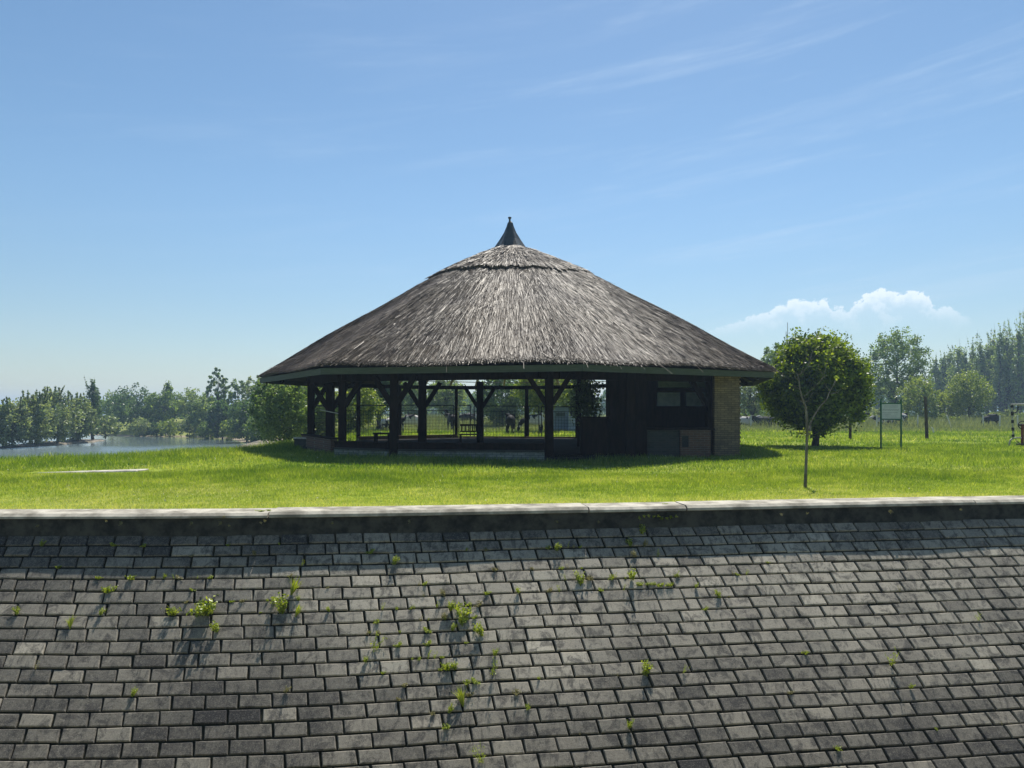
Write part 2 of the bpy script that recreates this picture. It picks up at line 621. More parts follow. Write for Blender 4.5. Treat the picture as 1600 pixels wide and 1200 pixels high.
def sweep(name, xs, prof, mat):
    """prof: (outward offset, z) pairs swept along the coping line"""
    y, tx, ty = path_frame(xs)
    vs = []
    for o, z in prof:
        vs.append(np.stack([xs + ty * o, y - tx * o, np.full_like(xs, z)], -1))
    V = np.stack(vs, 1).reshape(-1, 3)
    k = len(prof)
    F_ = [(i * k + j, i * k + (j + 1) % k, (i + 1) * k + (j + 1) % k, (i + 1) * k + j) for i in range(len(xs) - 1) for j in range(k)]
    me = bpy.data.meshes.new(name)
    caps = [tuple(range(k))[::-1], tuple((len(xs) - 1) * k + j for j in range(k))]
    me.from_pydata([tuple(v_) for v_ in V], [], [tuple(f_) for f_ in F_] + caps)
    me.update()
    bm = bmesh.new(); bm.from_mesh(me); bmesh.ops.recalc_face_normals(bm, faces=bm.faces); bm.to_mesh(me); bm.free()
    return me


rw = empty('retaining_wall', (0, 0, 0))
tag(rw, 'long low concrete retaining wall with pale coping between lawn and paved slope', 'wall')
link('wall', sweep('wall', np.linspace(-24, 26, 120), [(COP_W - .34, -.045), (COP_W - .03, -.045), (COP_W + .0, -WALL_H - .08), (COP_W - .34, -WALL_H - .3)], M['wall_conc']), M['wall_conc'], rw)
joints = [-24, -18.6, -13.2, -8.6, -3.72, 1.15, 2.75, 7.9, 13.3, 18.8, 26]
for i in range(len(joints) - 1):
    a, b = joints[i] + .012, joints[i + 1] - .012
    lift = [0, .004, -.003, .0, .012, .004, .009, .003, -.004, 0][i]
    xs = np.linspace(a, b, 14)
    link('coping_slab', sweep('coping_slab', xs, [(-.02, -.12), (-.02, .022 + lift), (COP_W - .045, .018 + lift), (COP_W + .015, -.02 + lift), (COP_W + .02, -.05), (COP_W - .0, -.058)], None), M['coping'], rw)

# ------------------------------------------------------------------ terrain and river
WP = np.array([(-3000, 13), (-90, 16), (-45, 18), (-32, 19.5), (-25, 22), (-19.5, 26), (-16.2, 29.5), (-14.6, 34), (-15, 46), (-20, 60), (-26, 75), (-30, 84),
               (-33, 92), (-37, 100), (-42, 110), (-50, 117), (-62, 121), (-72, 126), (-90, 150), (-170, 300), (-420, 900), (-900, 2000), (-3000, 2000)], float)


def river_sd(x, y):
    """signed distance to the waterline, negative in the water"""
    p = np.stack([x, y], -1)
    best = np.full(x.shape, 1e9)
    ins = np.zeros(x.shape, bool)
    n = len(WP)
    for i in range(n):
        a, b = WP[i], WP[(i + 1) % n]
        ab = b - a
        t_ = np.clip(((p - a) @ ab) / (ab @ ab), 0, 1)
        q = a + t_[..., None] * ab
        best = np.minimum(best, np.hypot(*(p - q).transpose(*( [p.ndim - 1] + list(range(p.ndim - 1))))))
        cond = ((a[1] > y) != (b[1] > y))
        with np.errstate(divide='ignore', invalid='ignore'):
            xi = (b[0] - a[0]) * (y - a[1]) / (b[1] - a[1] + 1e-12) + a[0]
        ins ^= cond & (x < xi)
    return np.where(ins, -best, best)


def sstep(t_):
    t_ = np.clip(t_, 0, 1)
    return t_ * t_ * (3 - 2 * t_)


WZ = -2.5


def ground_z(x, y):
    x = np.asarray(x, float)
    y = np.asarray(y, float)
    d = river_sd(x, y)
    wbank = np.interp(y, [0, 60, 75, 130], [4.3, 4.5, 13, 14])
    h = np.where(d > 0, WZ + (-WZ) * sstep(d / wbank), WZ + np.maximum(d * .25, -.7))
    near = path_y(x)
    und = .05 * np.sin(x * .31 + 1) * np.sin(y * .23) + .03 * np.sin(x * .9 + y * .7)
    und = und * np.clip((y - near - 1) / 4, 0, 1) * np.clip((60 - y) / 20, 0, 1) * np.clip(d / 8, 0, 1)
    return h + und


xs = np.unique(np.concatenate([np.linspace(-45, 45, 151), np.linspace(-110, -45, 66), np.linspace(45, 120, 26), np.linspace(-400, -110, 30), np.linspace(120, 500, 20),
                               np.geomspace(500, 2600, 10), -np.geomspace(400, 2600, 12)]))
vv = np.unique(np.concatenate([np.linspace(-.0, 50, 101), np.linspace(50, 150, 101), np.linspace(150, 420, 30), np.geomspace(420, 2800, 14)]))
X, Vv = np.meshgrid(xs, vv)
Y = path_y(X) + Vv
Z = ground_z(X, Y) - .005
n = len(xs)
F_ = [(j * n + i, j * n + i + 1, (j + 1) * n + i + 1, (j + 1) * n + i) for j in range(len(vv) - 1) for i in range(n - 1)]
tag(link('ground', fast_mesh('ground', np.stack([X, Y, Z], -1).reshape(-1, 3), F_, smooth=True), M['ground']), kind='structure')

cx_, cy_ = WP.mean(0)
me = bpy.data.meshes.new('river_water')
off = []
for i in range(len(WP)):
    a, b, c_ = WP[i - 1], WP[i], WP[(i + 1) % len(WP)]
    tdir = (c_ - a) / np.hypot(*(c_ - a))
    off.append(b + np.array([tdir[1], -tdir[0]]) * 1.2)
bm = bmesh.new()
f = bm.faces.new([bm.verts.new((p[0], p[1], WZ)) for p in off])
bmesh.ops.triangulate(bm, faces=[f])
for f in bm.faces:
    if f.normal.z < 0: f.normal_flip()
bm.to_mesh(me); bm.free()
tag(link('river_water', me, M['water']), kind='structure')

# channel bed and the near bank under the camera
mb = MB()
mb.add([(-60, 3.0, -4.75), (60, 3.0, -4.75), (60, 9.5, -4.7), (-60, 9.5, -4.7)], [(0, 1, 2, 3)])
tag(mb.build('channel_bed', M['soil']), kind='structure')
mb = MB()
mb.add([(-60, -60, -.02), (60, -60, -.02), (60, .6, -.02), (-60, .6, -.02), (60, 4.6, -4.8), (-60, 4.6, -4.8)], [(0, 1, 2, 3), (3, 2, 4, 5)])
tag(mb.build('near_bank', M['ground']), kind='structure')


def mound(name, cx, cy, rx, ry, h, rz, mat, zb):
    vs, fs = [], []
    nr, ns = 8, 40
    vs.append((cx, cy, zb + h))
    for i in range(1, nr + 1):
        q = i / nr
        for k in range(ns):
            a = 2 * math.pi * k / ns
            wob = 1 + .13 * math.sin(3 * a + 1) + .08 * math.sin(7 * a)
            x, y = math.cos(a) * rx * q * wob, math.sin(a) * ry * q * wob
            vs.append((cx + x * math.cos(rz) - y * math.sin(rz), cy + x * math.sin(rz) + y * math.cos(rz), zb + h * (1 - q ** 2.2) - (.35 if i == nr else 0) + .03 * math.sin(5 * a + i)))
    for k in range(ns):
        fs.append((0, 1 + k, 1 + (k + 1) % ns))
    me_ = bpy.data.meshes.new(name)
    for i in range(nr - 1):
        for k in range(ns):
            a_, b_ = 1 + i * ns + k, 1 + i * ns + (k + 1) % ns
            fs.append((a_, a_ + ns, b_ + ns, b_))
    me_.from_pydata(vs, [], fs)
    me_.polygons.foreach_set('use_smooth', np.ones(len(fs), bool))
    return tag(link(name, me_, mat), kind='structure')


mound('island', -57.0, 93, 2.0, 14.5, .36, R(4), M['mud'], WZ)
mound('beach', -28.5, 88, 3.6, 11, .9, R(8), M['mud'], WZ - .12)


# ------------------------------------------------------------------ vegetation builders
def leaf_quads(P, size, rng, upbias=0.0):
    """diamond leaves of random direction at the points P"""
    n_ = len(P)
    a = rng.normal(size=(n_, 3))
    a[:, 2] *= (1 - upbias)
    a /= np.linalg.norm(a, axis=1)[:, None] + 1e-9
    b = rng.normal(size=(n_, 3))
    b -= a * (a * b).sum(1)[:, None]
    b /= np.linalg.norm(b, axis=1)[:, None] + 1e-9
    s_ = (size * rng.uniform(.6, 1.35, n_))[:, None]
    V_ = np.stack([P - a * s_ * .5, P + b * s_ * .30, P + a * s_ * .5, P - b * s_ * .30], 1).reshape(-1, 3)
    return V_, np.arange(n_ * 4).reshape(-1, 4)


def make_tree(name, base, height, width, leafmat, label, cat='tree', group=None, n=5000, leaf=.26, style='round', seed=1, trunk_h=.18,
              trunk_r=None, lean=0.0, barkmat='bark', gap=.5, depth=None, tops=0, fill=1.0):
    rng = np.random.default_rng(seed)
    rnd = random.Random(seed)
    root = empty(name, base)
    tag(root, label, cat, group)
    H, Wd = height, width / 2
    Dp = (depth or width) / 2
    tr = trunk_r or max(.06, H * .022)
    th = H * trunk_h
    # clump centres over the crown volume
    K = {'round': 110, 'dome': 90, 'column': 70, 'open': 60, 'willow': 90, 'bush': 60}[style]
    K = int(K * gap * {'open': 5, 'column': 5, 'willow': 3.2, 'dome': 3}.get(style, 2.4))
    cs, rr = [], []
    for i in range(K):
        for _ in range(40):
            q = rng.uniform(-1, 1, 3)
            r_ = np.linalg.norm(q)
            if r_ > 1 or (r_ < .35 and style != 'column'): continue
            break
        if style == 'column':
            zf = (q[2] + 1) / 2
            wv = math.sin(math.pi * min(1, .08 + zf * .95)) ** .6 * (1.0 - .30 * zf ** 2)
            cs.append((q[0] * Wd * wv, q[1] * Dp * wv, th + (H - th) * zf))
        elif style == 'willow':
            zf = (q[2] + 1) / 2
            wv = .75 + .35 * math.sin(3.1 * zf)
            cs.append((q[0] * Wd * wv + lean * zf, q[1] * Dp * wv, th + (H - th) * zf * .97))
        else:
            zf = (q[2] + 1) / 2
            cs.append((q[0] * Wd + lean * zf, q[1] * Dp, th + (H - th) * zf))
        rr.append(1.0)
    cs = np.array(cs)
    if style in ('round', 'dome', 'willow'):
        ang = np.arctan2(cs[:, 1], cs[:, 0])
        el_ = (cs[:, 2] - th) / (H - th)
        bump_ = 1 + .11 * np.sin(ang * 3 + seed) * np.sin(el_ * 7 + seed * .7) + .07 * np.sin(ang * 5 + el_ * 9)
        cs[:, :2] *= bump_[:, None]
        cs[:, 2] = th + (cs[:, 2] - th) * (1 + .06 * np.sin(ang * 4 + seed * 1.3))
    rough = {'round': .28, 'dome': .25, 'column': .40, 'open': .17, 'willow': .22, 'bush': .30}[style] * min(Wd, (H - th) / 2) * fill
    per = rng.integers(0, len(cs), n)
    ctone = rng.normal(0, .24, len(cs))
    off_ = rng.normal(size=(n, 3))
    off_ /= np.linalg.norm(off_, axis=1)[:, None]
    off_ *= (rng.uniform(0, 1, n) ** .6)[:, None] * rough * rng.uniform(.5, 1.25, len(cs))[per][:, None]
    if style == 'willow': off_[:, 2] *= 1.7
    if style == 'column': off_[:, 2] *= 1.5
    P = cs[per] + off_
    # a few shoots standing out of the top
    ex, sh = [], MB()
    for i in range(tops):
        a = rnd.random() * 6.28
        q = rnd.random() ** .5 * .8
        x, y = math.cos(a) * Wd * q + lean, math.sin(a) * Dp * q
        z0 = th + (H - th) * (.62 + .25 * (1 - q))
        z1 = H * (1.0 + rnd.random() * .16)
        dx_ = rnd.gauss(0, .05) * H
        sh.tube([(x, y, z0), (x + dx_ * .5, y, (z0 + z1) / 2), (x + dx_, y, z1)], [.03, .02, .008], 4)
        m_ = int(n * (.006 if style == 'column' else .012))
        tt = rng.uniform(0, .93, m_)
        ex.append(np.stack([x + dx_ * tt, np.full(m_, y), z0 + (z1 - z0) * tt], -1) + rng.normal(size=(m_, 3)) * [.09, .09, .1] * H * .12 * (1.1 - tt)[:, None])
        per = np.concatenate([per, rng.integers(0, len(cs), m_)])
    if ex: P = np.concatenate([P] + ex)
    P[:, 2] = np.maximum(P[:, 2], .05 if style in ('willow', 'bush') else th * .55)
    V_, F2 = leaf_quads(P, leaf, rng, .2)
    tone = np.clip(.45 + ctone[per] + rng.normal(0, .22, len(P)), 0, 1)
    link('crown', fast_mesh('crown', V_, F2, tone), M[leafmat], root)
    # trunk with limbs reaching into the clumps
    tb = MB()
    top = H * {'column': .9, 'round': .62, 'dome': .6, 'open': .7, 'willow': .6, 'bush': .5}[style]
    k = 7
    pts_ = [(lean * (i / k) ** 1.5 * .7 + rnd.gauss(0, .012) * H * (i > 0), rnd.gauss(0, .008) * H * (i > 0), top * i / k - (.15 if i == 0 else 0)) for i in range(k + 1)]
    tb.tube(pts_, [tr * (1.25 if i == 0 else 1 - .75 * i / k) for i in range(k + 1)], 9)
    order = list(range(len(cs)))
    rnd.shuffle(order)
    for j in order[:{'open': 26, 'round': 20, 'willow': 18}.get(style, 12)]:
        tgt = Vector(cs[j])
        i0 = rnd.randint(1, k - 1)
        zlim = min(tgt.z * .7, top * .9)
        i0 = max(1, min(k - 1, int(zlim / top * k)))
        a = Vector(pts_[i0])
        mid = (a + tgt) / 2 + Vector((rnd.gauss(0, .03) * H, rnd.gauss(0, .03) * H, .03 * H))
        r0 = tr * (1 - .75 * i0 / k) * .5
        tb.tube([a, mid, tgt], [r0, r0 * .6, r0 * .2], 5)
    tk = tb.build('trunk', M[barkmat], root, smooth=True)
    if tops:
        sh.build('twig', M['bark_pale'], root)
    return root


def tree_px(name, px, d, ytop, wpx, leafmat, label, z0=None, **kw):
    x = (px - 800) / 1160 * d
    if z0 is None:
        z0 = float(ground_z(np.array([x]), np.array([float(d)]))[0])
    H = zat(ytop, d) - z0
    return make_tree(name, (x, d, z0), H, wpx / 1160 * d, leafmat, label, seed=int(px * 7 + d), **kw)


# ------------------------------------------------------------------ thatched pavilion
PC = Vector((.05, 33.0, 0))              # centre of the roof
TH0 = R(9)                               # azimuth of one octagon corner seen from the centre, towards the camera
PR = 11.15
pav = empty('thatched_pavilion', (PC.x, PC.y, 0))
tag(pav, 'large round open pavilion with grey reed thatch roof on dark timber posts', 'pavilion')
PROF = [(0.05, 8.98), (.5, 8.82), (1.2, 8.49), (1.7, 8.27), (2.5, 7.90), (3.4, 7.48), (4.5, 6.92), (5.6, 6.30), (8.2, 4.80), (10.0, 3.76), (11.15, 3.10)]
pr_, pz_ = np.array(PROF).T


def octf(th, rnd_=.12):
    a = np.mod(th - TH0 + math.pi / 8, math.pi / 4) - math.pi / 8
    o = math.cos(math.pi / 8) / np.cos(a - 0) / 1.0
    # corner sits at a == 0 after the shift below
    a2 = np.mod(th - TH0, math.pi / 4) - math.pi / 8
    o = math.cos(math.pi / 8) / np.cos(a2)
    return o * (1 - rnd_) + rnd_ * (1.0 - .03)


def rim_r(th):
    """how far the thatch reaches: worn back to the posts on the far side"""
    t_ = np.abs(np.mod(th + math.pi, 2 * math.pi) - math.pi)      # 0 towards the camera, pi behind
    return np.where(t_ > R(132), 9.55, PR)


def roof_pt(th, rho, lift=0.0):
    """local to the pavilion; th measured from the direction of the camera, positive to the right"""
    f_ = octf(th)
    blend = sstep((rho - 1.5) / 5)
    r_ = rho * (1 + (f_ - 1) * blend)
    z = np.interp(rho, pr_, pz_) + lift + .035 * np.sin(th * 11 + rho * 1.3) * blend
    return np.stack([r_ * np.sin(th) + .30 - .055 * np.clip(z - 3.1, 0, 9), -r_ * np.cos(th), z], -1)


def roof_shell():
    nt = 192
    ths = np.arange(nt) * 2 * math.pi / nt
    rows = []
    q = np.array([.004, .05, .1, .17, .26, .36, .47, .58, .7, .82, .92, .97, 1.0])
    for qi in q:
        rho = rim_r(ths) * qi
        rows.append(roof_pt(ths, rho, 0.0 if qi < 1 else -.04))
    rr_ = rim_r(ths)
    e = roof_pt(ths, rr_ - .02); e[:, 2] -= .10; rows.append(e)
    e = roof_pt(ths, rr_ - .28); e[:, 2] -= .24; rows.append(e)
    V_ = np.concatenate(rows)
    F2 = []
    for j in range(len(rows) - 1):
        for i in range(nt):
            i2 = (i + 1) % nt
            F2.append((j * nt + i, (j + 1) * nt + i, (j + 1) * nt + i2, j * nt + i2))
    return V_, F2


V0, F0 = roof_shell()
rng = np.random.default_rng(11)


def strands(n, r0, r1, lift0, lift1, Lm, wdt, jit, tone_m, tone_s, front=False, rlim=True):
    """thin reed quads lying down the slope"""
    th = rng.uniform(-math.pi, math.pi, n)
    if front:
        th = rng.uniform(R(-112), R(112), n)
    rho = np.sqrt(rng.uniform(r0 ** 2, r1 ** 2, n))
    L = Lm * rng.uniform(.5, 1.5, n)
    rr_ = rim_r(th) if rlim else np.full(n, r1 + .1)
    keep = rho < rr_ - .02
    th, rho, L = th[keep], rho[keep], L[keep]
    rr_ = rr_[keep]
    m_ = len(th)
    rho2 = np.minimum(rho + L, rr_ + rng.uniform(-.05, .09, m_) + .14 * rng.uniform(0, 1, m_) ** 5)
    dth = rng.normal(0, jit, m_) / np.maximum(rho, .6) * L
    A = roof_pt(th, rho, rng.uniform(lift0, lift1, m_) * .4)
    B = roof_pt(th + dth, np.minimum(rho2, PR), rng.uniform(lift0, lift1, m_))
    over = np.maximum(rho2 - PR, 0)[:, None]
    out = np.stack([np.sin(th), -np.cos(th), np.full(m_, -.8)], -1)
    B = B + out * over
    wd_ = wdt * rng.uniform(.6, 1.5, m_)
    tg = np.stack([np.cos(th), np.sin(th), rng.normal(0, .35, m_)], -1)
    tg /= np.linalg.norm(tg, axis=1)[:, None]
    tg *= wd_[:, None] * .5
    V_ = np.stack([A - tg, B - tg * .55, B + tg * .55, A + tg], 1).reshape(-1, 3)
    tone = np.clip(rng.normal(tone_m, tone_s, m_), 0, 1)
    return V_, np.arange(m_ * 4).reshape(-1, 4), tone


parts = [strands(200000, .5, PR, .006, .055, .85, .0125, .032, .36, .30, front=True),
         strands(14000, .5, PR, .006, .05, .50, .03, .07, .45, .25),
         strands(700, 3.5, PR, .05, .13, .55, .016, .45, .8, .2, front=True),
         strands(14000, PR - .55, PR - .1, .0, .05, .50, .018, .05, .5, .27, front=True)]
VV = [V0]
FF = [np.array(F0)]
TT = [np.full(len(F0), .12)]
base = len(V0)
for V_, F2, tn in parts:
    VV.append(V_); FF.append(F2 + base); TT.append(tn); base += len(V_)
# long loose reeds hanging over the fascia
for i in range(34):
    th = random.uniform(R(-48), R(58)) if i < 10 else random.uniform(R(5), R(56))
    r0 = PR - random.uniform(.25, .8)
    a = roof_pt(np.array([th]), np.array([r0]), .05)[0]
    b = a + np.array([math.sin(th), -math.cos(th), -.62]) * random.uniform(.45, .9) + np.array([random.gauss(.05, .16), 0, -.1])
    tg = np.array([math.cos(th), math.sin(th), 0]) * .0075
    VV.append(np.array([a - tg, b - tg * .6, b + tg * .6, a + tg])); FF.append(np.array([[0, 1, 2, 3]]) + base); TT.append(np.array([random.uniform(.4, .95)])); base += 4
link('thatch', fast_mesh('thatch', np.concatenate(VV), np.concatenate(FF), np.concatenate(TT)), M['thatch'], pav)

# upper tier of thatch with its ragged lower edge
nt = 220
ths = np.arange(nt) * 2 * math.pi / nt
edge_r = 3.50 + .55 * np.cos(ths + .2) + .14 * np.sin(ths * 3 + .4) + rng.normal(0, .09, nt)
tier_l = np.clip(np.cos(ths + .35), .12, 1)
rows = []
for q in (0.02, .2, .45, .7, .9, 1.0):
    rows.append(roof_pt(ths, edge_r * q, .045 + .09 * q * tier_l))
e = roof_pt(ths, edge_r - .03, .005); rows.append(e)
V_ = [np.concatenate(rows)]
F2 = [(j * nt + i, (j + 1) * nt + i, (j + 1) * nt + (i + 1) % nt, j * nt + (i + 1) % nt) for j in range(len(rows) - 1) for i in range(nt)]
FF = [np.array(F2)]; TT = [np.full(len(F2), .3)]
base = len(V_[0])
PRsave = PR
for (n_, tm) in ((9000, .60),):
    th = rng.uniform(-math.pi, math.pi, n_)
    lim = np.interp(np.mod(th, 2 * math.pi), ths, edge_r)
    rho = np.sqrt(rng.uniform(.05, 1, n_)) * lim
    L = .4 * rng.uniform(.5, 1.5, n_)
    rho2 = np.minimum(rho + L, lim + rng.uniform(-.04, .22, n_))
    tl = np.clip(np.cos(th + .35), .12, 1)
    A = roof_pt(th, rho, .055 + .07 * tl)
    B = roof_pt(th + rng.normal(0, .02, n_) / np.maximum(rho, .8), rho2, .055 + .09 * tl) + rng.uniform(0, .05, (n_, 1)) * [0, 0, 1]
    tg = np.stack([np.cos(th), np.sin(th), rng.normal(0, .35, n_)], -1) * (.024 * rng.uniform(.6, 1.5, n_) * .5)[:, None]
    V_.append(np.stack([A - tg, B - tg * .5, B + tg * .5, A + tg], 1).reshape(-1, 3))
    FF.append(np.arange(n_ * 4).reshape(-1, 4) + base)
    TT.append(np.clip(rng.normal(tm, .25, n_), 0, 1))
link('thatch_ridge_tier', fast_mesh('thatch_ridge_tier', np.concatenate(V_), np.concatenate(FF), np.concatenate(TT)), M['thatch'], pav)

# roof cap: flared sheet metal cone with folds and a finial
mb = MB()
nseg = 28
rings = [(.86, 8.55), (.62, 8.86), (.42, 9.18), (.265, 9.50), (.155, 9.78), (.115, 9.93), (.05, 10.0)]
vs = []
for i, (r_, z) in enumerate(rings):
    for k in range(nseg):
        a = 2 * math.pi * k / nseg
        rr = r_ * (1 + .10 * math.cos(a * 6 + .5) * (1 - i / 7)) + (.03 if k % 7 == 0 and i < 3 else 0)
        vs.append((rr * math.cos(a) - .13, rr * math.sin(a) * .95, z + .035 * math.sin(a * 5) * (i == 0)))
fs = [(i * nseg + k, i * nseg + (k + 1) % nseg, (i + 1) * nseg + (k + 1) % nseg, (i + 1) * nseg + k) for i in range(len(rings) - 1) for k in range(nseg)]
mb.add(vs, fs)
cap = mb.build('roof_cap', M['metal_dark'], pav)
mb = MB()
mb.tube([(-.15, 0, 9.9), (-.15, 0, 10.02), (-.15, 0, 10.10), (-.15, 0, 10.16), (-.15, 0, 10.19)], [.07, .045, .045, .085, .07], 10)
mb.build('finial', M['metal_dark'], cap)


def pp(th, r_, z):
    """polar around the pavilion centre, degrees from the camera direction"""
    return Vector((r_ * math.sin(R(th)) + .30, -r_ * math.cos(R(th)), z))


corner = [9 + 45 * k for k in range(8)]
for k in range(8):
    a, b = corner[k], corner[(k + 1) % 8]
    if b < a: b += 360
    mid = ((a + b) / 2 + 180) % 360 - 180
    rr = PR - .06
    if abs(mid) > 130: continue
    A, B = pp(a, rr, 2.85), pp(b, rr, 2.85)
    mb = MB()
    mb.bar(A, B, .045, .20, tone=random.random())
    mb.build('fascia_board', M['fascia'], pav)
# roof boarding seen from below
nt = 96
ths2 = np.arange(nt) * 2 * math.pi / nt
rows = []
for q in (.01, .4, .7, .9, 1.0):
    e = roof_pt(ths2, (rim_r(ths2) - .30) * q); e[:, 2] -= .38
    rows.append(e)
F2 = [(j * nt + i, (j + 1) * nt + i, (j + 1) * nt + (i + 1) % nt, j * nt + (i + 1) % nt) for j in range(4) for i in range(nt)]
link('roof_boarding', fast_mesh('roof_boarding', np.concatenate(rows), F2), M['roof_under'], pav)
# radial rafters
for k in range(40):
    th = 4.5 + k * 9
    back = abs((th + 180) % 360 - 180) > 130
    mb = MB()
    if back:
        f8 = float(octf(np.array([R(th)]))[0])
        a = pp(th, 4.2 * f8, 6.7); b = pp(th, 11.0 * f8, 2.95)
        mb.bar(a, b, .10, .13)
        mb.build('rafter', M['wood_dry'] , pav)
    elif k % 2 == 0:
        f8 = float(octf(np.array([R(th)]))[0])
        a = pp(th, 4.2 * f8, 6.45); b = pp(th, 10.7 * f8, 2.80)
        mb.bar(a, b, .10, .13)
        mb.build('rafter', M['wood'], pav)
for r_, z in ((10.2, 3.55), (10.75, 3.25)):
    mb = MB()
    for th in range(126, 234, 9):
        f8 = float(octf(np.array([R(th)]))[0]); f9 = float(octf(np.array([R(th + 9)]))[0])
        mb.bar(pp(th, r_ * f8, z), pp(th + 9, r_ * f9, z), .05, .04)
    mb.build('batten', M['wood_dry'], pav)

# posts: (photo column, distance, thickness, brace meeting height, braces: -1 left, +1 right)
LZ = -0.12
POSTS = [(486, 31.6, .27, 2.0, (1,)), (535, 26.0, .25, 2.0, (1,)), (616, 24.6, .27, 2.05, (-1, 1)), (858, 23.9, .28, 2.05, (-1, 1)),
         (1110, 26.4, .30, 2.0, (-1,)), (516, 30.0, .32, 1.95, (-1, 1)), (660, 29.5, .31, 2.0, (-1, 1)), (750, 33.5, .31, 2.0, (-1, 1)),
         (905, 31.0, .18, 2.1, ()), (985, 24.6, .30, 2.0, ()), (1150, 29.5, .25, 2.1, ())]
BACK = [(560, 38.6, .18), (625, 40.8, .16), (713, 42.0, .17), (823, 42.0, .19), (902, 40.6, .2), (960, 38.5, .2)]
for px, d, wdt, bz, br in POSTS:
    p = at(px, d) - PC
    mb = MB()
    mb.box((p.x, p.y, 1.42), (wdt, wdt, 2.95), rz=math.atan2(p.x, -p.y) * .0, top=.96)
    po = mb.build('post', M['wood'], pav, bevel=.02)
    for s_ in br:
        mb = MB()
        L = .62
        mb.bar((p.x + s_ * wdt * .35, p.y, bz - .25), (p.x + s_ * (wdt * .3 + L), p.y, bz + .70), .16, .24, up=(0, 1, 0))
        mb.build('brace', M['wood'], po)
for px, d, wdt in BACK:
    p = at(px, d) - PC
    mb = MB()
    mb.box((p.x, p.y, 1.42), (wdt, wdt, 2.85))
    mb.build('post', M['wood'], pav, bevel=.015)


def beam(p1, p2, z, wdt=.2, ht=.26, mat='wood', name='beam', ext=.35):
    a, b = at(p1[0], p1[1]) - PC, at(p2[0], p2[1]) - PC
    d_ = (b - a).normalized() * ext
    mb = MB()
    mb.bar((a.x - d_.x, a.y - d_.y, z), (b.x + d_.x, b.y + d_.y, z), wdt, ht)
    return mb.build(name, M[mat], pav)


beam((535, 26.0), (858, 23.9), 2.88, ht=.56)
beam((858, 23.9), (1110, 26.4), 2.88, ht=.56)
beam((486, 31.6), (535, 26.0), 2.86, ht=.46)
beam((1110, 26.4), (1150, 29.5), 2.86, ht=.46)
beam((516, 30.0), (660, 29.5), 3.02, ht=.24)
beam((660, 29.5), (905, 31.0), 3.02, ht=.24)
beam((516, 30.0), (750, 33.5), 3.22, ht=.18)
for a, b in zip(BACK[:-1], BACK[1:]):
    beam(a[:2], b[:2], 2.90, .16, .2)
beam((486, 31.6), (560, 38.6), 2.84, .16, .22)

# floor slab and the low brick walls
mb = MB()
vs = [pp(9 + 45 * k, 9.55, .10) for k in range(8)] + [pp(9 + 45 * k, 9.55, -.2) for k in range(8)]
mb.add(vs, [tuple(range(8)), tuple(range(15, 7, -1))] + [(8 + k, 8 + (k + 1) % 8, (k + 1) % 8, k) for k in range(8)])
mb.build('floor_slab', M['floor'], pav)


def wall(a, b, z0, z1, thick, mat, name='low_wall', cap_=None):
    A, B = at(*a) - PC, at(*b) - PC
    mb = MB()
    mb.bar((A.x, A.y, (z0 + z1) / 2), (B.x, B.y, (z0 + z1) / 2), thick, z1 - z0)
    w_ = mb.build(name, M[mat], pav)
    if cap_:
        mb = MB()
        mb.bar((A.x, A.y, z1 + .031), (B.x, B.y, z1 + .031), thick + .08, .055)
        mb.build('wall_cap', M[cap_], w_)
    return w_


wall((526, 25.8), (609, 24.65), -.2, .47, .20, 'wood', cap_='wood')
wall((526, 25.72), (609, 24.57), -.2, .25, .26, 'brick_mid', name='plinth', cap_='brick_low')
wall((623, 24.5), (851, 23.95), -.2, .47, .20, 'wood', cap_='wood')
wall((623, 24.42), (851, 23.87), -.2, .25, .26, 'brick_mid', name='plinth', cap_='brick_low')
wall((463, 31.0), (486, 30.6), -.2, .42, .25, 'brick_low', cap_='concrete')
wall((476, 31.4), (522, 26.8), -.2, .55, .25, 'brick', cap_='wood')
wall((560, 38.4), (713, 41.9), .0, .26, .2, 'brick', name='low_wall')
wall((713, 41.9), (905, 40.9), .0, .16, .2, 'brick', name='low_wall')
# entrance step
A = at(887, 24.15) - PC
mb = MB()
mb.box((A.x, A.y + .3, -.02), (1.05, .9, .24))
mb.build('entrance_step', M['concrete'], pav, bevel=.01)

# kitchen block: counter, chimney breast, back wall, cupboards
A = at(925, 24.9) - PC
mb = MB(); mb.box((A.x + .05, A.y + .1, .60), (.86, .60, 1.42)); mb.box((A.x + .05, A.y + .1, 1.345), (.98, .72, .06))
mb.build('bar_counter', M['wood'], pav)
A = at(978, 25.6) - PC
mb = MB(); mb.box((A.x, A.y, 1.5), (1.25, 1.1, 3.2)); mb.build('chimney_breast', M['wood'], pav)
A = at(1060, 25.4) - PC
mb = MB(); mb.box((A.x - .55, A.y + .08, .36), (1.1, .5, 1.12)); mb.build('counter_base', M['brick_low'], pav)
mb = MB()
mb.box((A.x + .52, A.y - .02 + .03, .36), (1.02, .55, 1.12)); cb = mb.build('oven_base', M['brick'], pav)
mb = MB(); mb.box((A.x + .17, A.y - .262, .53), (.22, .03, .38)); mb.build('oven_door', M['iron'], cb)
mb = MB(); mb.box((A.x, A.y + .1, .965), (2.35, .72, .07)); mb.build('worktop', M['wood'], pav)
B = at(1065, 28.6) - PC
mb = MB(); mb.box((B.x, B.y, 1.6), (3.6, .2, 3.2)); mb.build('kitchen_wall', M['wood'], pav)
mb = MB(); mb.box((B.x - .55, B.y - .2, 2.02), (.85, .2, .52)); mb.box((B.x + .6, B.y - .2, 2.02), (.95, .2, .52)); mb.build('wall_cupboard', M['shed'], pav)
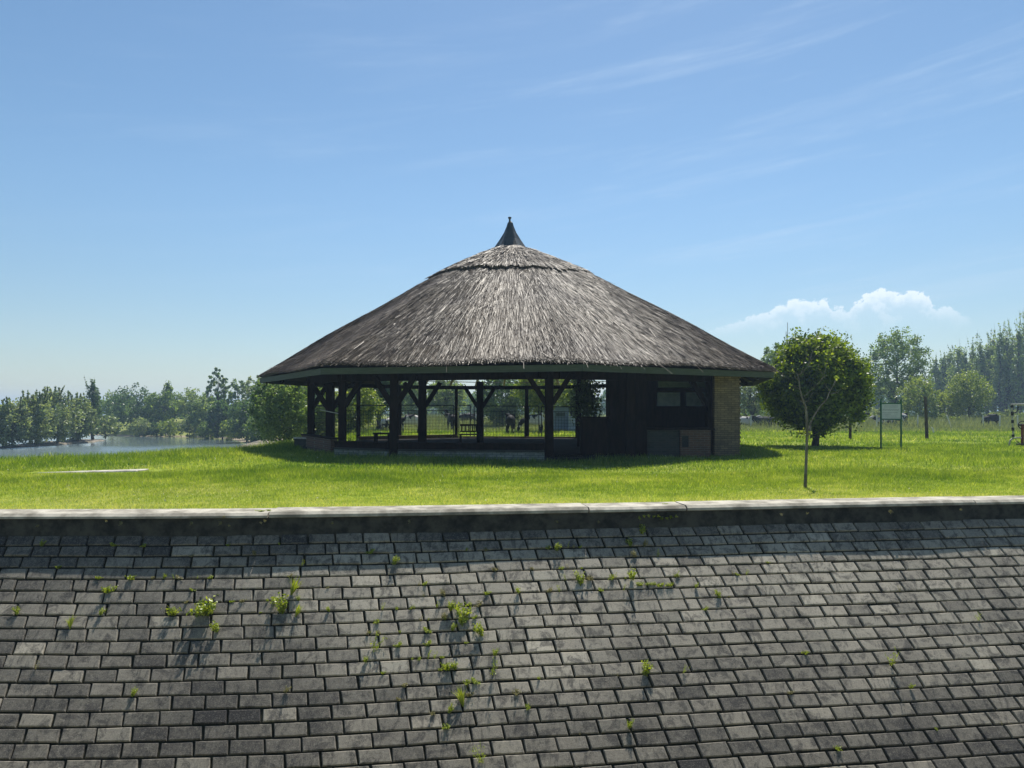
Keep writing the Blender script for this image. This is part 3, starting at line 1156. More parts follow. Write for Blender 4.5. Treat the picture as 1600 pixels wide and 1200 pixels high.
mb = MB(); mb.box((B.x + .0, B.y - .22, 2.72), (1.9, .2, .5)); mb.build('wall_cupboard', M['shed'], pav)
# tan brick pier with toothed edge
A, B = at(1117, 25.9) - PC, at(1153, 26.1) - PC
mb = MB()
mb.box(((A.x + B.x) / 2, A.y + .17, 1.38), (B.x - A.x, .28, 3.05))
for i in range(40):
    if i % 2 == 0:
        mb.box((B.x + .025, A.y + .17, -.10 + i * .075), (.052, .262, .069))
mb.build('brick_pier', M['brick_tan'], pav)
A = at(1140, 28.2) - PC
mb = MB(); mb.box((A.x - .62, A.y - .1, 1.5), (.24, 3.9, 3.0)); mb.build('side_wall', M['brick_tan'], pav)
# inner reed screen beside the counter
rs = np.random.default_rng(5)
A = at(918, 30) - PC
P = rs.normal(size=(2200, 3)) * [.28, .2, .55] + np.array([A.x, A.y, 1.95])
P[:, 2] = np.clip(P[:, 2], 1.0, 2.9)
V_, F2 = leaf_quads(P, .12, rs)
cp = empty('climbing_plant', (PC.x, PC.y, 0))
tag(cp, 'dark leafy climbing plant hanging above the counter inside the pavilion', 'plant')
link('leaves', fast_mesh('leaves', V_, F2, rs.uniform(0, 1, len(F2))), M['leaf_dark'], cp)
mb = MB()
for i in range(3): mb.tube([(A.x - .25 + i * .22, A.y, .1), (A.x - .3 + i * .3, A.y, 1.4), (A.x - .2 + i * .15, A.y, 2.7)], .02, 5)
mb.build('stem', M['bark'], cp)


# railing panels of square mesh between the far posts
def mesh_panel(p1, p2, z0, z1, parent, cell=.17, extra=None):
    a, b = at(*p1) - PC, at(*p2) - PC
    L = (b - a).length
    mb = MB()
    up_ = Vector((0, 0, 1))
    A0_, B0_ = Vector((a.x, a.y, z0)), Vector((b.x, b.y, z0))
    A1_, B1_ = Vector((a.x, a.y, z1)), Vector((b.x, b.y, z1))
    for q, r_ in ((A0_, B0_), (A1_, B1_), (A0_, A1_), (B0_, B1_)):
        mb.bar(q, r_, .05)
    mb.bar(A0_.lerp(A1_, .84), B0_.lerp(B1_, .84), .03)
    nv = int(L / cell)
    for i in range(1, nv):
        mb.bar(A0_.lerp(B0_, i / nv), A0_.lerp(B0_, i / nv) + Vector((0, 0, (z1 - z0) * .84)), .014)
    nh = int((z1 - z0) * .84 / cell)
    for i in range(1, nh):
        mb.bar(A0_ + up_ * (i * cell), B0_ + up_ * (i * cell), .014)
    return mb.build('railing_panel', M['iron'], parent)


mesh_panel((540, 37.6), (609, 40.2), .02, 1.88, pav)
mesh_panel((624, 40.8), (709, 42.0), .05, 1.90, pav)
mesh_panel((717, 42.0), (735, 42.0), .05, 1.90, pav)
mesh_panel((741, 42.1), (820, 42.1), .05, 1.86, pav)
mesh_panel((826, 42.1), (842, 42.0), .05, 1.86, pav)
mesh_panel((846, 41.9), (900, 41.0), .05, 1.82, pav)
mesh_panel((488, 31.9), (538, 37.4), .05, 1.80, pav)
A = at(500, 31.0) - PC; B = at(532, 27.0) - PC
mb = MB(); mb.tube([(A.x, A.y, 1.62), (B.x, B.y, 1.46)], .018, 6); mb.tube([(A.x, A.y, .32), (B.x, B.y, .18)], .018, 6)
mb.build('handrail', M['gym_grey'], pav)

# furniture in the pavilion
A = at(735, 33.0)
bench = empty('wooden_bench', (A.x, A.y, .10))
tag(bench, 'dark wooden bench with slatted back inside the thatched pavilion', 'bench')
mb = MB(); mb.box((0, 0, .43), (.95, .4, .05)); mb.build('seat', M['wood'], bench)
mb = MB(); mb.box((0, .2, .85), (.95, .04, .08)); mb.box((0, .2, .56), (.95, .04, .06))
for i in range(6): mb.box((-.4 + i * .16, .2, .7), (.05, .03, .24))
mb.build('backrest', M['wood'], bench)
for x in (-.43, .43):
    for y in (-.16, .2):
        mb = MB(); mb.box((x, y, .21), (.06, .06, .42)); mb.build('leg', M['wood'], bench)
A = at(598, 35.5)
tb_ = empty('picnic_table', (A.x, A.y, .1))
tag(tb_, 'low pale topped timber table at the far left side of the pavilion', 'table')
mb = MB(); mb.box((0, 0, .40), (.85, .6, .07)); mb.build('tabletop', M['wood'], tb_)
for x in (-.33, .33):
    mb = MB(); mb.box((x, 0, .18), (.1, .5, .36)); mb.build('leg', M['wood'], tb_)

# ------------------------------------------------------------------ things on the lawn, right side
# round dense tree
make_tree('round_maple_tree', at(1273, 33.4), 4.85, 4.2, 'leaf_round', 'dense round dark green tree with golden rim right of the pavilion', n=64000,
          leaf=.15, style='round', seed=5, trunk_h=.15, trunk_r=.15, gap=1.5, fill=1.05)


# young bare tree
def young_tree():
    b = at(1258, 15.1)
    d = 15.1
    root = empty('young_bare_tree', (b.x, b.y, 0))
    tag(root, 'thin young nearly leafless tree with pale bark standing near the coping', 'tree')

    def q(px, py, dy=0.0):
        return Vector(((px - 800) / 1160 * d - b.x, dy, zat(py, d)))
    mb = MB()
    mb.tube([q(1258, 766), q(1259, 740), q(1260, 710), q(1261, 680), q(1260.5, 655), q(1259, 636), q(1254, 624), q(1250, 608), q(1248, 592), q(1246, 585)],
            [.036, .030, .028, .027, .026, .023, .018, .014, .011, .009], 9)
    mb.tube([q(1265, 672), q(1266, 662), q(1272, 650), q(1281, 636), q(1292, 624), q(1297, 611)], [.024, .016, .011, .010, .008, .007], 7)
    mb.tube([q(1261, 682), q(1265, 674), q(1266, 664)], [.03, .03, .02], 7)
    tk = mb.build('trunk', M['bark_pale'], root, smooth=True)
    br = [[(1256, 620), (1268, 608), (1280, 596), (1286, 585), (1290, 566), (1292, 550)],
          [(1246, 585), (1251, 585), (1259, 576), (1268, 563), (1276, 552), (1278, 547)],
          [(1246, 585), (1239, 578), (1236, 570)], [(1248, 595), (1240, 588), (1236, 582)],
          [(1249, 608), (1242, 605), (1236, 602)], [(1255, 627), (1262, 627), (1266, 618), (1268, 614)], [(1255, 627), (1250, 627), (1246, 625)],
          [(1297, 611), (1303, 602), (1308, 590)], [(1297, 611), (1293, 604), (1291, 597)], [(1298, 616), (1308, 613), (1315, 607)],
          [(1259, 577), (1266, 565), (1271, 552), (1274, 545)], [(1280, 597), (1288, 590), (1296, 586)], [(1303, 602), (1307, 596), (1312, 593)],
          [(1268, 563), (1262, 556), (1258, 549)], [(1286, 585), (1279, 578), (1276, 570)], [(1254, 545), (1264, 541), (1272, 540)], [(1251, 585), (1256, 566), (1262, 545)]]
    for k, pts_ in enumerate(br):
        if k == 15: continue
        mb = MB()
        dy = random.uniform(-.18, .18)
        P_ = [q(px, py, dy * (i / len(pts_))) for i, (px, py) in enumerate(pts_)]
        r0 = .0085 if k < 2 else .006
        mb.tube(P_, [r0 * (1 - .6 * i / len(P_)) for i in range(len(P_))], 5)
        mb.build('branch', M['bark_pale'], root)
    rg = np.random.default_rng(3)
    P_ = []
    for c0, n_ in (((1257, 676), 30), ((1236, 603), 5), ((1292, 552), 7), ((1276, 548), 7), ((1309, 590), 6), ((1315, 607), 5), ((1240, 580), 5), ((1262, 684), 12)):
        cc = np.array(q(*c0))
        P_.append(cc + rg.normal(size=(n_, 3)) * .045)
    V_, F2 = leaf_quads(np.concatenate(P_), .06, rg)
    link('leaves', fast_mesh('leaves', V_, F2, rg.uniform(.3, 1, len(F2))), M['leaf_light'], root)


young_tree()

# information board on two green posts
d = 30.5
b = at(1392, d)
sg = empty('information_board', (b.x, b.y, 0))
tag(sg, 'grey white information board with text lines between two green posts', 'sign')
for i, px in enumerate((1376.5, 1408)):
    x = (px - 1392) / 1160 * d
    mb = MB(); mb.tube([(x, 0, -.1), (x, 0, zat(624, d))], .035, 10); mb.build('post', M['sign_green'], sg)
x0, x1 = -15.5 / 1160 * d, 16 / 1160 * d
zb, zt = zat(655, d), zat(630.5, d)
for z in (zt, zb):
    mb = MB(); mb.bar((x0, 0, z), (x1, 0, z), .045); mb.build('crossbar', M['sign_green'], sg)
mb = MB()
mb.tube([(x0 + (x1 - x0) * k / 8, 0, zat(624.5, d) + .05 * math.sin(math.pi * k / 8) + (.02 if k < 1 else 0)) for k in range(6)], .012, 6)
mb.tube([(x1 - .18, 0, zt + .02), (x1 - .10, 0, zt + .10), (x1 - .02, 0, zt + .02)], .018, 6)
mb.build('top_trim', M['sign_green'], sg)
M['board'] = simple_mat('sun bleached board', (.44, .47, .50), (.54, .56, .58), 3, .5, .4, .05)
M['ink'] = simple_mat('faded print', (.20, .21, .26), (.26, .27, .32), 20, .6, .3, .05)
mb = MB(); mb.box(((x0 + x1) / 2, 0, (zb + zt) / 2), (x1 - x0 - .06, .03, zt - zb - .05)); pan = mb.build('panel', M['board'], sg)
rows_ = [(634, .18, .82, 1), (636, .16, .80, 1), (639.5, .08, .84, 1), (641, .06, .80, 1), (644.5, .06, .80, 1), (647, .06, .42, 1), (650, .06, .72, .6), (652, .30, .90, .6)]
r2 = random.Random(4)
for py, a, c_, s_ in rows_:
    z = zat(py, d)
    u = a
    mb = MB()
    while u < c_:                       # rows of small words, unreadable at this size in the photograph
        L = r2.uniform(.03, .09)
        mb.box((x0 + (x1 - x0) * (u + L / 2), -.0165, z), ((x1 - x0) * L, .002, .018 * s_))
        u += L + .018
    mb.build('text_line', M['ink'], pan)

# wooden posts in the lawn
for px, d, ytop, wdt, lab in ((1328.5, 40.0, 650, .14, 'short dark wooden post under the round tree at its right'), (1448.5, 41.8, 620, .17, 'tall slightly leaning dark wooden post right of the information board')):
    b = at(px, d)
    mb = MB()
    H = zat(ytop, d)
    ln = -.10 if px > 1400 else 0
    mb.tube([(0, 0, -.2), (ln * .5, 0, H * .5), (ln, 0, H - .01), (ln, 0, H)], [wdt * .55, wdt * .5, wdt * .48, wdt * .4], 10)
    o = mb.build('wooden_post', M['bark'])
    o.location = b
    tag(o, lab, 'post')

# outdoor gym machine cut by the right edge
d = 31.4
b = at(1597, d)
gy = empty('outdoor_gym_machine', (b.x, b.y, 0))
tag(gy, 'steel outdoor gym machine with cream frame and rust red column at the right edge', 'gym machine')


def gq(px, py, dy=0):
    return ((px - 1597) / 1160 * d, dy, zat(py, d))


mb = MB(); mb.tube([gq(1577, 702), gq(1577.3, 693), gq(1578.5, 688), gq(1582, 685), gq(1587, 684), gq(1600, 684), gq(1640, 684), gq(1645, 686), gq(1646, 702)], .032, 8)
mb.build('base_frame', M['gym_grey'], gy)
mb = MB(); mb.tube([gq(1583.5, 683), gq(1582, 660), gq(1581, 633)], .03, 8); up_ = mb.build('upright', M['gym_grey'], gy)
for y0, y1 in ((683, 679), (673, 668), (661, 656), (649, 643), (637, 632)):
    mb = MB()
    mb.tube([gq(1583 - (683 - y0) * .04, y0), gq(1583 - (683 - y1) * .04, y1)], .055, 8)
    mb.build('grip', M['gym_black'], up_)
mb = MB(); mb.tube([gq(1579, 632.5), gq(1600, 632), gq(1640, 632)], .04, 8); mb.build('top_bar', M['gym_grey'], gy)
mb = MB(); mb.tube([gq(1590.5, 633), gq(1590.5, 640), gq(1588, 644), gq(1583, 646)], .022, 6); mb.build('strut', M['gym_black'], gy)
mb = MB(); mb.tube([gq(1597.5, 706), gq(1597.5, 663)], .06, 10); mb.build('column', M['rust'], gy)
mb = MB(); mb.tube([gq(1596 + 6.5 * math.cos(t_) - 0, 664 + 6 * math.sin(t_), -.06) for t_ in np.linspace(1.9, 5.6, 10)], .02, 6); mb.tube([gq(1591, 664), gq(1606, 664)], .045, 8)
mb.build('hand_wheel', M['gym_black'], gy)
mb = MB(); mb.box(gq(1600, 694), (.55, .22, .05)); mb.tube([gq(1588, 689), gq(1596, 695)], .015, 6); mb.build('footrest', M['gym_black'], gy)
mb = MB(); mb.box(gq(1612, 668), (.42, .36, .06)); mb.build('seat', M['gym_black'], gy)

# concrete slab at the left of the lawn
A, B = at(60, 18.4), at(227, 19.4)
mb = MB()
vs = []
for z in (-.1, .05):
    vs += [(A.x, A.y - .20, z), (B.x, B.y - .46, z), (B.x + .05, B.y + .12, z), (A.x + .5, A.y + .22, z)]
mb.add(vs, [(0, 3, 2, 1), (4, 5, 6, 7), (0, 1, 5, 4), (1, 2, 6, 5), (2, 3, 7, 6), (3, 0, 4, 7)])
o = mb.build('concrete_slab', M['concrete'], bevel=.02)
tag(o, 'long pale concrete slab half buried in the lawn at the left', 'slab')

# shed and gate behind the pavilion
d = 58.0
b = at(877, d)
sh = empty('garden_shed', (b.x, b.y, 0))
tag(sh, 'small blue grey wooden shed with dark window behind the pavilion', 'shed')
wS, hS = 23 / 1160 * d, zat(636, d)
mb = MB(); mb.box((0, .6, hS / 2), (wS, 1.3, hS))
for i in range(7): mb.box((-wS / 2 + .09 + i * (wS - .18) / 6, -.06, hS / 2), (.035, .02, hS))
mb.build('wall', M['shed'], sh)
mb = MB(); mb.box((0, .6, hS + .03), (wS + .15, 1.5, .06)); mb.build('roof', M['metal_dark'], sh)
mb = MB(); mb.box((-.05, -.085, zat(647.5, d)), (.72, .03, .25)); mb.build('window', M['shed_dark'], sh)
mb = MB(); mb.box((-.05, -.085, zat(643.6, d)), (.72, .03, .04)); mb.build('window_trim', M['shed_light'], sh)
b = at(897, 57.5)
gt = empty('boarded_gate', (b.x, b.y, 0))
tag(gt, 'pale boarded gate with diagonal brace beside the blue grey shed', 'gate')
mb = MB(); hG = zat(650, 57.5); mb.box((0, 0, hG / 2), (.85, .04, hG)); mb.build('board_panel', M['shed_light'], gt)
mb = MB(); mb.bar((-.4, -.04, hG - .1), (.4, -.04, .15), .05, .03, up=(0, 1, 0)); mb.bar((-.42, -.04, hG - .05), (.42, -.04, hG - .05), .05); mb.build('brace', M['concrete_post'], gt)

# field fence with concrete posts and wires
d = 70
ff = empty('field_fence', at(1450, d))
tag(ff, 'wire fence on thin white concrete posts along the rough meadow', 'fence')
o0 = at(1450, d)
tops_ = []
for px, dd, lean_ in ((1148, 70, 0), (1173, 70.5, .03), (1240, 70, 0), (1306, 70, -.02), (1336, 69, .55), (1344, 69, -.45), (1370, 70, 0), (1434, 70, 0), (1487, 69, -.45), (1536, 70, 0),
                      (1562, 69, .02), (1590, 70, 0), (1618, 70, .0), (1646, 70, 0)):
    p = at(px, dd) - o0
    mb = MB()
    mb.bar((p.x, p.y, -.1), (p.x + lean_, p.y, 1.22), .09, .09)
    mb.build('fence_post', M['concrete_post'], ff)
mb = MB()
A, B = at(1120, 70) - o0, at(1700, 70) - o0
for z in (.35, .75, 1.1):
    mb.bar((A.x, A.y, z), (B.x, B.y, z), .012)
mb.build('wire', M['iron'], ff)
# back fence seen through the pavilion, dark rails
mb = MB()
b = at(1460, 52)
mb.tube([(0, 0, -.05), (-.09, 0, .22), (-.16, 0, .42), (-.22, 0, .45)], [.05, .06, .045, .02], 8)
o = mb.build('boundary_stake', M['concrete_post'])
o.location = b
tag(o, 'short white leaning stake in the grass near the tall wooden post', 'stake')

# two thin masts beyond the round tree
for px, yt, lab in ((1230.5, 504, 'tall thin steel mast, taller of two beyond the round tree'), (1228.3, 516, 'thin steel mast, shorter of two beyond the round tree')):
    mb = MB()
    mb.tube([(0, 0, 0), (0, 0, zat(yt, 180))], [.16, .07], 6)
    o = mb.build('antenna_mast', M['gym_grey'])
    o.location = at(px, 180 + (px < 1230) * 3)
    tag(o, lab, 'mast')


# ------------------------------------------------------------------ cows
def cow_mesh(pose, seed):
    """one continuous skinned body"""
    V_, E_, Rr = [], [], []

    def v(p, r_, par=None):
        V_.append(p); Rr.append(r_)
        if par is not None: E_.append((par, len(V_) - 1))
        return len(V_) - 1
    up = 0 if pose != 'lying' else -.55
    mid = v((0, 0, 1.02 + up), (.34, .40))
    rump = v((-.45, 0, 1.06 + up), (.30, .34), mid)
    tail0 = v((-.78, 0, 1.10 + up), (.17, .20), rump)
    t1 = v((-.88, 0, .95 + up), (.035, .035), tail0); t2 = v((-.90, 0, .62 + up * .7), (.03, .03), t1); v((-.90, 0, .45 + up * .6), (.045, .045), t2)
    sh_ = v((.45, 0, 1.06 + up), (.29, .36), mid)
    if pose == 'graze':
        n1_ = v((.80, 0, .98), (.15, .22), sh_); n2_ = v((1.02, .03, .66), (.11, .15), n1_)
        h1 = v((1.12, .05, .40), (.12, .12), n2_); h2 = v((1.16, .06, .18), (.075, .08), h1)
    else:
        n1_ = v((.76, 0, 1.16 + up), (.15, .22), sh_); n2_ = v((1.00, .02, 1.34 + up), (.11, .15), n1_)
        h1 = v((1.16, .05, 1.40 + up), (.12, .13), n2_); h2 = v((1.42, .09, 1.28 + up), (.07, .08), h1)
    for s_ in (-1, 1):
        v((V_[h1][0] - .04, V_[h1][1] + s_ * .22, V_[h1][2] + .06), (.04, .03), h1)
        if pose == 'lying':
            a = v((.45, s_ * .24, .22), (.10, .12), sh_); b_ = v((.75, s_ * .26, .08), (.05, .05), a); v((.50, s_ * .28, .05), (.045, .045), b_)
            a = v((-.55, s_ * .28, .24), (.14, .15), rump); b_ = v((-.15, s_ * .36, .10), (.06, .06), a); v((-.40, s_ * .38, .05), (.045, .045), b_)
        else:
            a = v((.48, s_ * .20, .72), (.11, .13), sh_); b_ = v((.50, s_ * .20, .42), (.06, .06), a); c_ = v((.47, s_ * .20, .12), (.042, .045), b_); v((.50, s_ * .20, .03), (.055, .055), c_)
            a = v((-.55, s_ * .21, .74), (.15, .18), rump); b_ = v((-.68, s_ * .21, .46), (.065, .07), a); c_ = v((-.60, s_ * .21, .14), (.045, .045), b_); v((-.57, s_ * .21, .03), (.055, .055), c_)
    me_ = bpy.data.meshes.new('tmp')
    me_.from_pydata(V_, E_, [])
    o_ = bpy.data.objects.new('tmp', me_)
    col.objects.link(o_)
    m_ = o_.modifiers.new('skin', 'SKIN')
    for i, sv in enumerate(me_.skin_vertices[0].data):
        sv.radius = Rr[i]
        sv.use_root = (i == 0)
    ms = o_.modifiers.new('sub', 'SUBSURF'); ms.levels = 2; ms.render_levels = 2
    dg = bpy.context.evaluated_depsgraph_get()
    res = bpy.data.meshes.new_from_object(o_.evaluated_get(dg))
    bpy.data.objects.remove(o_)
    res.polygons.foreach_set('use_smooth', np.ones(len(res.polygons), bool))
    res.name = 'cow_body'
    return res


def cow_mat(name, thr, dark=(.012, .012, .013), light=(.48, .46, .42), off=0.0):
    m_, t2 = new_mat(name)
    v_ = obj_co(t2)
    mp_ = t2.node('ShaderNodeMapping'); mp_.inputs['Location'].default_value = (off, off * .7, 0)
    t2.l.new(v_, mp_.inputs[0])
    n_ = t2.noise(mp_.outputs[0], 1.5, 2, .45)
    principled(t2, t2.mix(t2.rng(n_, thr, thr + .02, 0, 1), dark, light), .75, .2)
    return m_


M['cow_black'] = cow_mat('black cow hide', .66, off=1.0)
M['cow_pied'] = cow_mat('black and white cow hide', .50, off=3.3)
M['cow_pale'] = cow_mat('pale backed cow hide', .43, off=5.1)
CB = {k: cow_mesh(k, 1) for k in ('stand', 'graze', 'lying')}
COWS = [(1164, 73, 'lying', 'cow_pale', 0, 'cow with pale back lying nearest the pavilion on its right', 1.25),
        (1199, 72, 'lying', 'cow_black', 180, 'black cow lying in the meadow left of the round tree', 1.25),
        (1340, 74, 'stand', 'cow_black', 10, 'black cow standing behind the two crossed white stakes', 1.0),
        (1384, 75, 'lying', 'cow_pied', 180, 'black cow lying behind the left post of the information board', 1.2),
        (1402, 74, 'graze', 'cow_pale', 150, 'black cow with white back grazing behind the information board', 1.0),
        (1413, 77, 'stand', 'cow_black', 60, 'black cow standing just right of the information board', .95),
        (1550, 72, 'graze', 'cow_black', 180, 'black cow grazing alone in the meadow near the gym machine', .92),
        (602, 58, 'graze', 'cow_pied', 70, 'small dark cow under the dark tree seen at far left through the pavilion', .7),
        (613, 56, 'graze', 'cow_pale', 60, 'pale backed cow beside the dark tree trunk behind the railing', .8),
        (640, 53, 'graze', 'cow_pied', 190, 'white and black cow grazing, seen just left of an inner pavilion post', .95),
        (706, 60, 'stand', 'cow_black', 110, 'dark cow behind the railing at the thin post left of the bench', .95),
        (729, 80, 'graze', 'cow_black', 10, 'small black cow far off, above the wooden bench', .95),
        (747, 86, 'stand', 'cow_pied', 170, 'most distant dark cow in the middle of the meadow', .95),
        (797, 52, 'stand', 'cow_black', 96, 'black cow standing end on beside the tall grass clump', .95),
        (833, 53, 'graze', 'cow_pied', 185, 'black cow with white face grazing left of the blue grey shed', .95)]
for px, d, pose, mt, rz, lab, s_ in COWS:
    b = at(px, d, -.02)
    me_ = CB[pose].copy()
    me_.materials.clear()
    o = link('cow', me_, M[mt])
    o.location = b
    o.rotation_euler = (0, 0, R(rz))
    o.scale = (s_, s_, s_)
    tag(o, lab, 'cow', 'cows grazing and resting in the meadow')

# ------------------------------------------------------------------ trees
TW = dict(style='willow', tops=11, leaf=.30, n=6500, trunk_h=.0, gap=.6)
tree_px('willow_tree', 18, 82, 628, 62, 'leaf_willow', 'leftmost grey green willow on the small river island', z0=-2.2, **TW)
tree_px('willow_tree', 55, 85, 617, 62, 'leaf_willow', 'bushy willow second from the left on the river island', z0=-2.1, **TW)
tree_px('willow_tree', 90, 90, 612, 60, 'leaf_willow', 'widest middle willow of the river island', z0=-2.1, **TW)
tree_px('willow_tree', 122, 96, 620, 52, 'leaf_willow', 'rounded pale willow above the sandy island shore', z0=-2.1, **TW)
tree_px('poplar_tree', 145, 100, 594, 26, 'leaf_dark', 'tall narrow dark tree standing above the island willows', z0=-2.1, style='column', tops=4, leaf=.3, n=3200, trunk_h=.1, gap=.6)
tree_px('willow_bush', 165, 106, 650, 46, 'leaf_willow', 'low dark willow at the right tip of the river island', z0=-2.2, cat='bush', style='bush', leaf=.3, n=3000, trunk_h=.02)
FB = dict(leaf=.36, n=5200, gap=.6, trunk_h=.08)
tree_px('dome_tree', 207, 128, 604, 76, 'leaf_dark', 'dark dome shaped tree on the far river bank right of the island', style='dome', fill=1.2, **FB)
tree_px('bank_tree', 176, 142, 616, 56, 'leaf_mid', 'paler tree half hidden behind the island willows', style='dome', **FB)
tree_px('bank_tree', 250, 127, 612, 52, 'leaf_mid', 'mid green tree on the far bank next to the dark dome', style='dome', **FB)
tree_px('spire_tree', 263, 131, 595, 22, 'leaf_mid', 'small spire shaped tree top rising over the far bank', style='column', leaf=.34, n=1800, trunk_h=.2, gap=.5)
tree_px('bank_tree', 300, 132, 610, 60, 'leaf_poplar', 'grey green tree in the middle of the far bank', style='dome', **FB)
tree_px('tall_tree', 340, 124, 576, 32, 'leaf_mid', 'tallest slender tree on the far river bank', style='open', leaf=.34, n=3600, trunk_h=.25, gap=.35)
tree_px('bank_tree', 322, 116, 622, 48, 'leaf_poplar', 'lower grey green tree below the tallest slender tree', style='dome', **FB)
tree_px('bank_tree', 347, 110, 628, 44, 'leaf_dark', 'dark blue green tree leaning over the water', style='dome', fill=1.2, **FB)
tree_px('bank_tree', 373, 120, 590, 38, 'leaf_mid', 'slim tree second in height on the far bank', style='open', leaf=.34, n=3600, trunk_h=.15, gap=.5)
tree_px('bank_tree', 398, 118, 584, 40, 'leaf_willow', 'thin pale tree just left of the pavilion eave', style='open', leaf=.34, n=2600, trunk_h=.2, gap=.4)
tree_px('bank_tree', 386, 98, 624, 58, 'leaf_dark', 'dark rounded tree over the grassy river point', style='dome', fill=1.1, leaf=.3, n=5200, gap=.6, trunk_h=.08)
tree_px('bank_tree', 428, 108, 598, 60, 'leaf_mid', 'mid green tree partly under the left pavilion eave', style='dome', **FB)
for i, (px, d, yt, wd_, lm, lab) in enumerate((
        (218, 120, 652, 34, 'leaf_willow', 'pale bush at the waterline under the dark dome tree'), (265, 119, 655, 40, 'leaf_light', 'yellow green bush at the far waterline'),
        (296, 117, 650, 36, 'leaf_willow', 'silvery bush on the far waterline in the middle of the bank'), (245, 121, 660, 30, 'leaf_dark', 'small dark bush at the far waterline'),
        (325, 112, 660, 34, 'leaf_mid', 'green bush at the waterline below the tallest tree'), (362, 104, 655, 36, 'leaf_light', 'light green bush on the grassy river point'),
        (402, 90, 650, 40, 'leaf_mid', 'green bush above the muddy beach'))):
    tree_px('shore_bush', px, d, yt, wd_, lm, lab, cat='bush', style='bush', leaf=.28, n=2200, trunk_h=.02, gap=.6)
# willows beside and behind the pavilion
tree_px('willow_tree', 438, 46, 586, 92, 'leaf_mid', 'large willow beside the left end of the pavilion', style='willow', leaf=.17, n=14000, trunk_h=.05, tops=4, gap=.9, z0=-.6)
tree_px('willow_tree', 486, 50, 583, 84, 'leaf_mid', 'willow seen between the first pavilion posts at the left', style='willow', leaf=.17, n=11000, trunk_h=.05, gap=.8)
tree_px('willow_tree', 556, 52, 590, 76, 'leaf_light', 'pale willow behind the railing at the left of the pavilion', style='willow', leaf=.17, n=9000, trunk_h=.04, gap=.7)
tree_px('dark_tree', 592, 60, 568, 62, 'leaf_dark', 'dark tree with thick bent trunk seen through the pavilion', style='round', leaf=.22, n=9000, trunk_h=.28, trunk_r=.26, gap=1.0, fill=1.2)
BT = dict(leaf=.3, n=6000, gap=.6)
tree_px('meadow_tree', 640, 95, 586, 66, 'leaf_mid', 'green tree left of the thick inner pavilion post', style='dome', trunk_h=.1, **BT)
tree_px('meadow_tree', 697, 88, 594, 66, 'leaf_poplar', 'grey green tree with dark trunk behind the mesh railing', style='round', trunk_h=.24, trunk_r=.2, **BT)
tree_px('meadow_tree', 742, 170, 622, 44, 'leaf_mid', 'distant tree in the gap at the middle pavilion post', style='dome', trunk_h=.1, leaf=.45, n=3000, gap=.6)
tree_px('meadow_tree', 786, 72, 583, 78, 'leaf_dark', 'broad dark tree right of the middle pavilion post', style='dome', trunk_h=.06, fill=1.25, leaf=.24, n=9000, gap=.8)
tree_px('walnut_tree', 846, 56, 575, 84, 'leaf_light', 'light yellow green tree above the grazing cow behind the pavilion', style='round', trunk_h=.32, leaf=.22, n=8000, gap=.7)
tree_px('walnut_tree', 893, 59, 570, 62, 'leaf_mid', 'green tree standing over the blue grey shed', style='round', trunk_h=.25, leaf=.22, n=7000, gap=.7)
# right side
tree_px('open_tree', 1173, 80, 583, 56, 'leaf_willow', 'slender open tree between pavilion and round tree', style='open', leaf=.22, n=5200, trunk_h=.2, trunk_r=.2, gap=.8)
tree_px('back_tree', 1212, 78, 540, 56, 'leaf_mid', 'blue green tree top rising behind the roof tip and round tree', style='dome', leaf=.3, n=5200, trunk_h=.1, gap=.7)
tree_px('distant_tree', 1352, 190, 575, 60, 'leaf_dark', 'distant blue tree right behind the round tree', style='dome', leaf=.6, n=3500, trunk_h=.03, gap=.6, fill=1.3)
tree_px('ash_tree', 1402, 100, 516, 98, 'leaf_mid', 'tall spreading tree behind the information board', style='open', leaf=.30, n=12500, trunk_h=.12, trunk_r=.28, gap=1.3, fill=1.05)
tree_px('small_tree', 1437, 88, 590, 58, 'leaf_light', 'small yellow green tree right of the information board', style='dome', leaf=.22, n=6500, trunk_h=.05, gap=.9)
tree_px('small_tree', 1481, 93, 612, 42, 'leaf_light', 'lowest yellow green tree between two small trees at the right', style='bush', leaf=.22, n=4200, trunk_h=.04, gap=.7)
tree_px('small_tree', 1514, 90, 584, 64, 'leaf_light', 'small round tree with dark trunk before the poplar row', style='round', leaf=.22, n=7500, trunk_h=.16, trunk_r=.16, gap=.9)
tops_px = [(1462, 556), (1474, 550), (1484, 544), (1497, 538), (1507, 541), (1520, 534), (1531, 528), (1543, 524), (1552, 518), (1563, 514), (1573, 508), (1583, 512), (1592, 502), (1603, 498),
           (1614, 500), (1626, 494)]
ORD = 'first second third fourth fifth sixth seventh eighth ninth tenth eleventh twelfth thirteenth fourteenth fifteenth sixteenth'.split()
for i, (px, yt) in enumerate(tops_px):
    tree_px('poplar_tree', px, 150 - i * 1.3 + (i % 3) * 3, yt + 6, 22 + (i % 4) * 4, 'leaf_poplar', ORD[i] + ' poplar from the left in the tall row behind the meadow at the right', group='poplars in the tall row at the right', style='column', tops=6, leaf=.38, n=3400,
            trunk_h=.06, gap=.45)
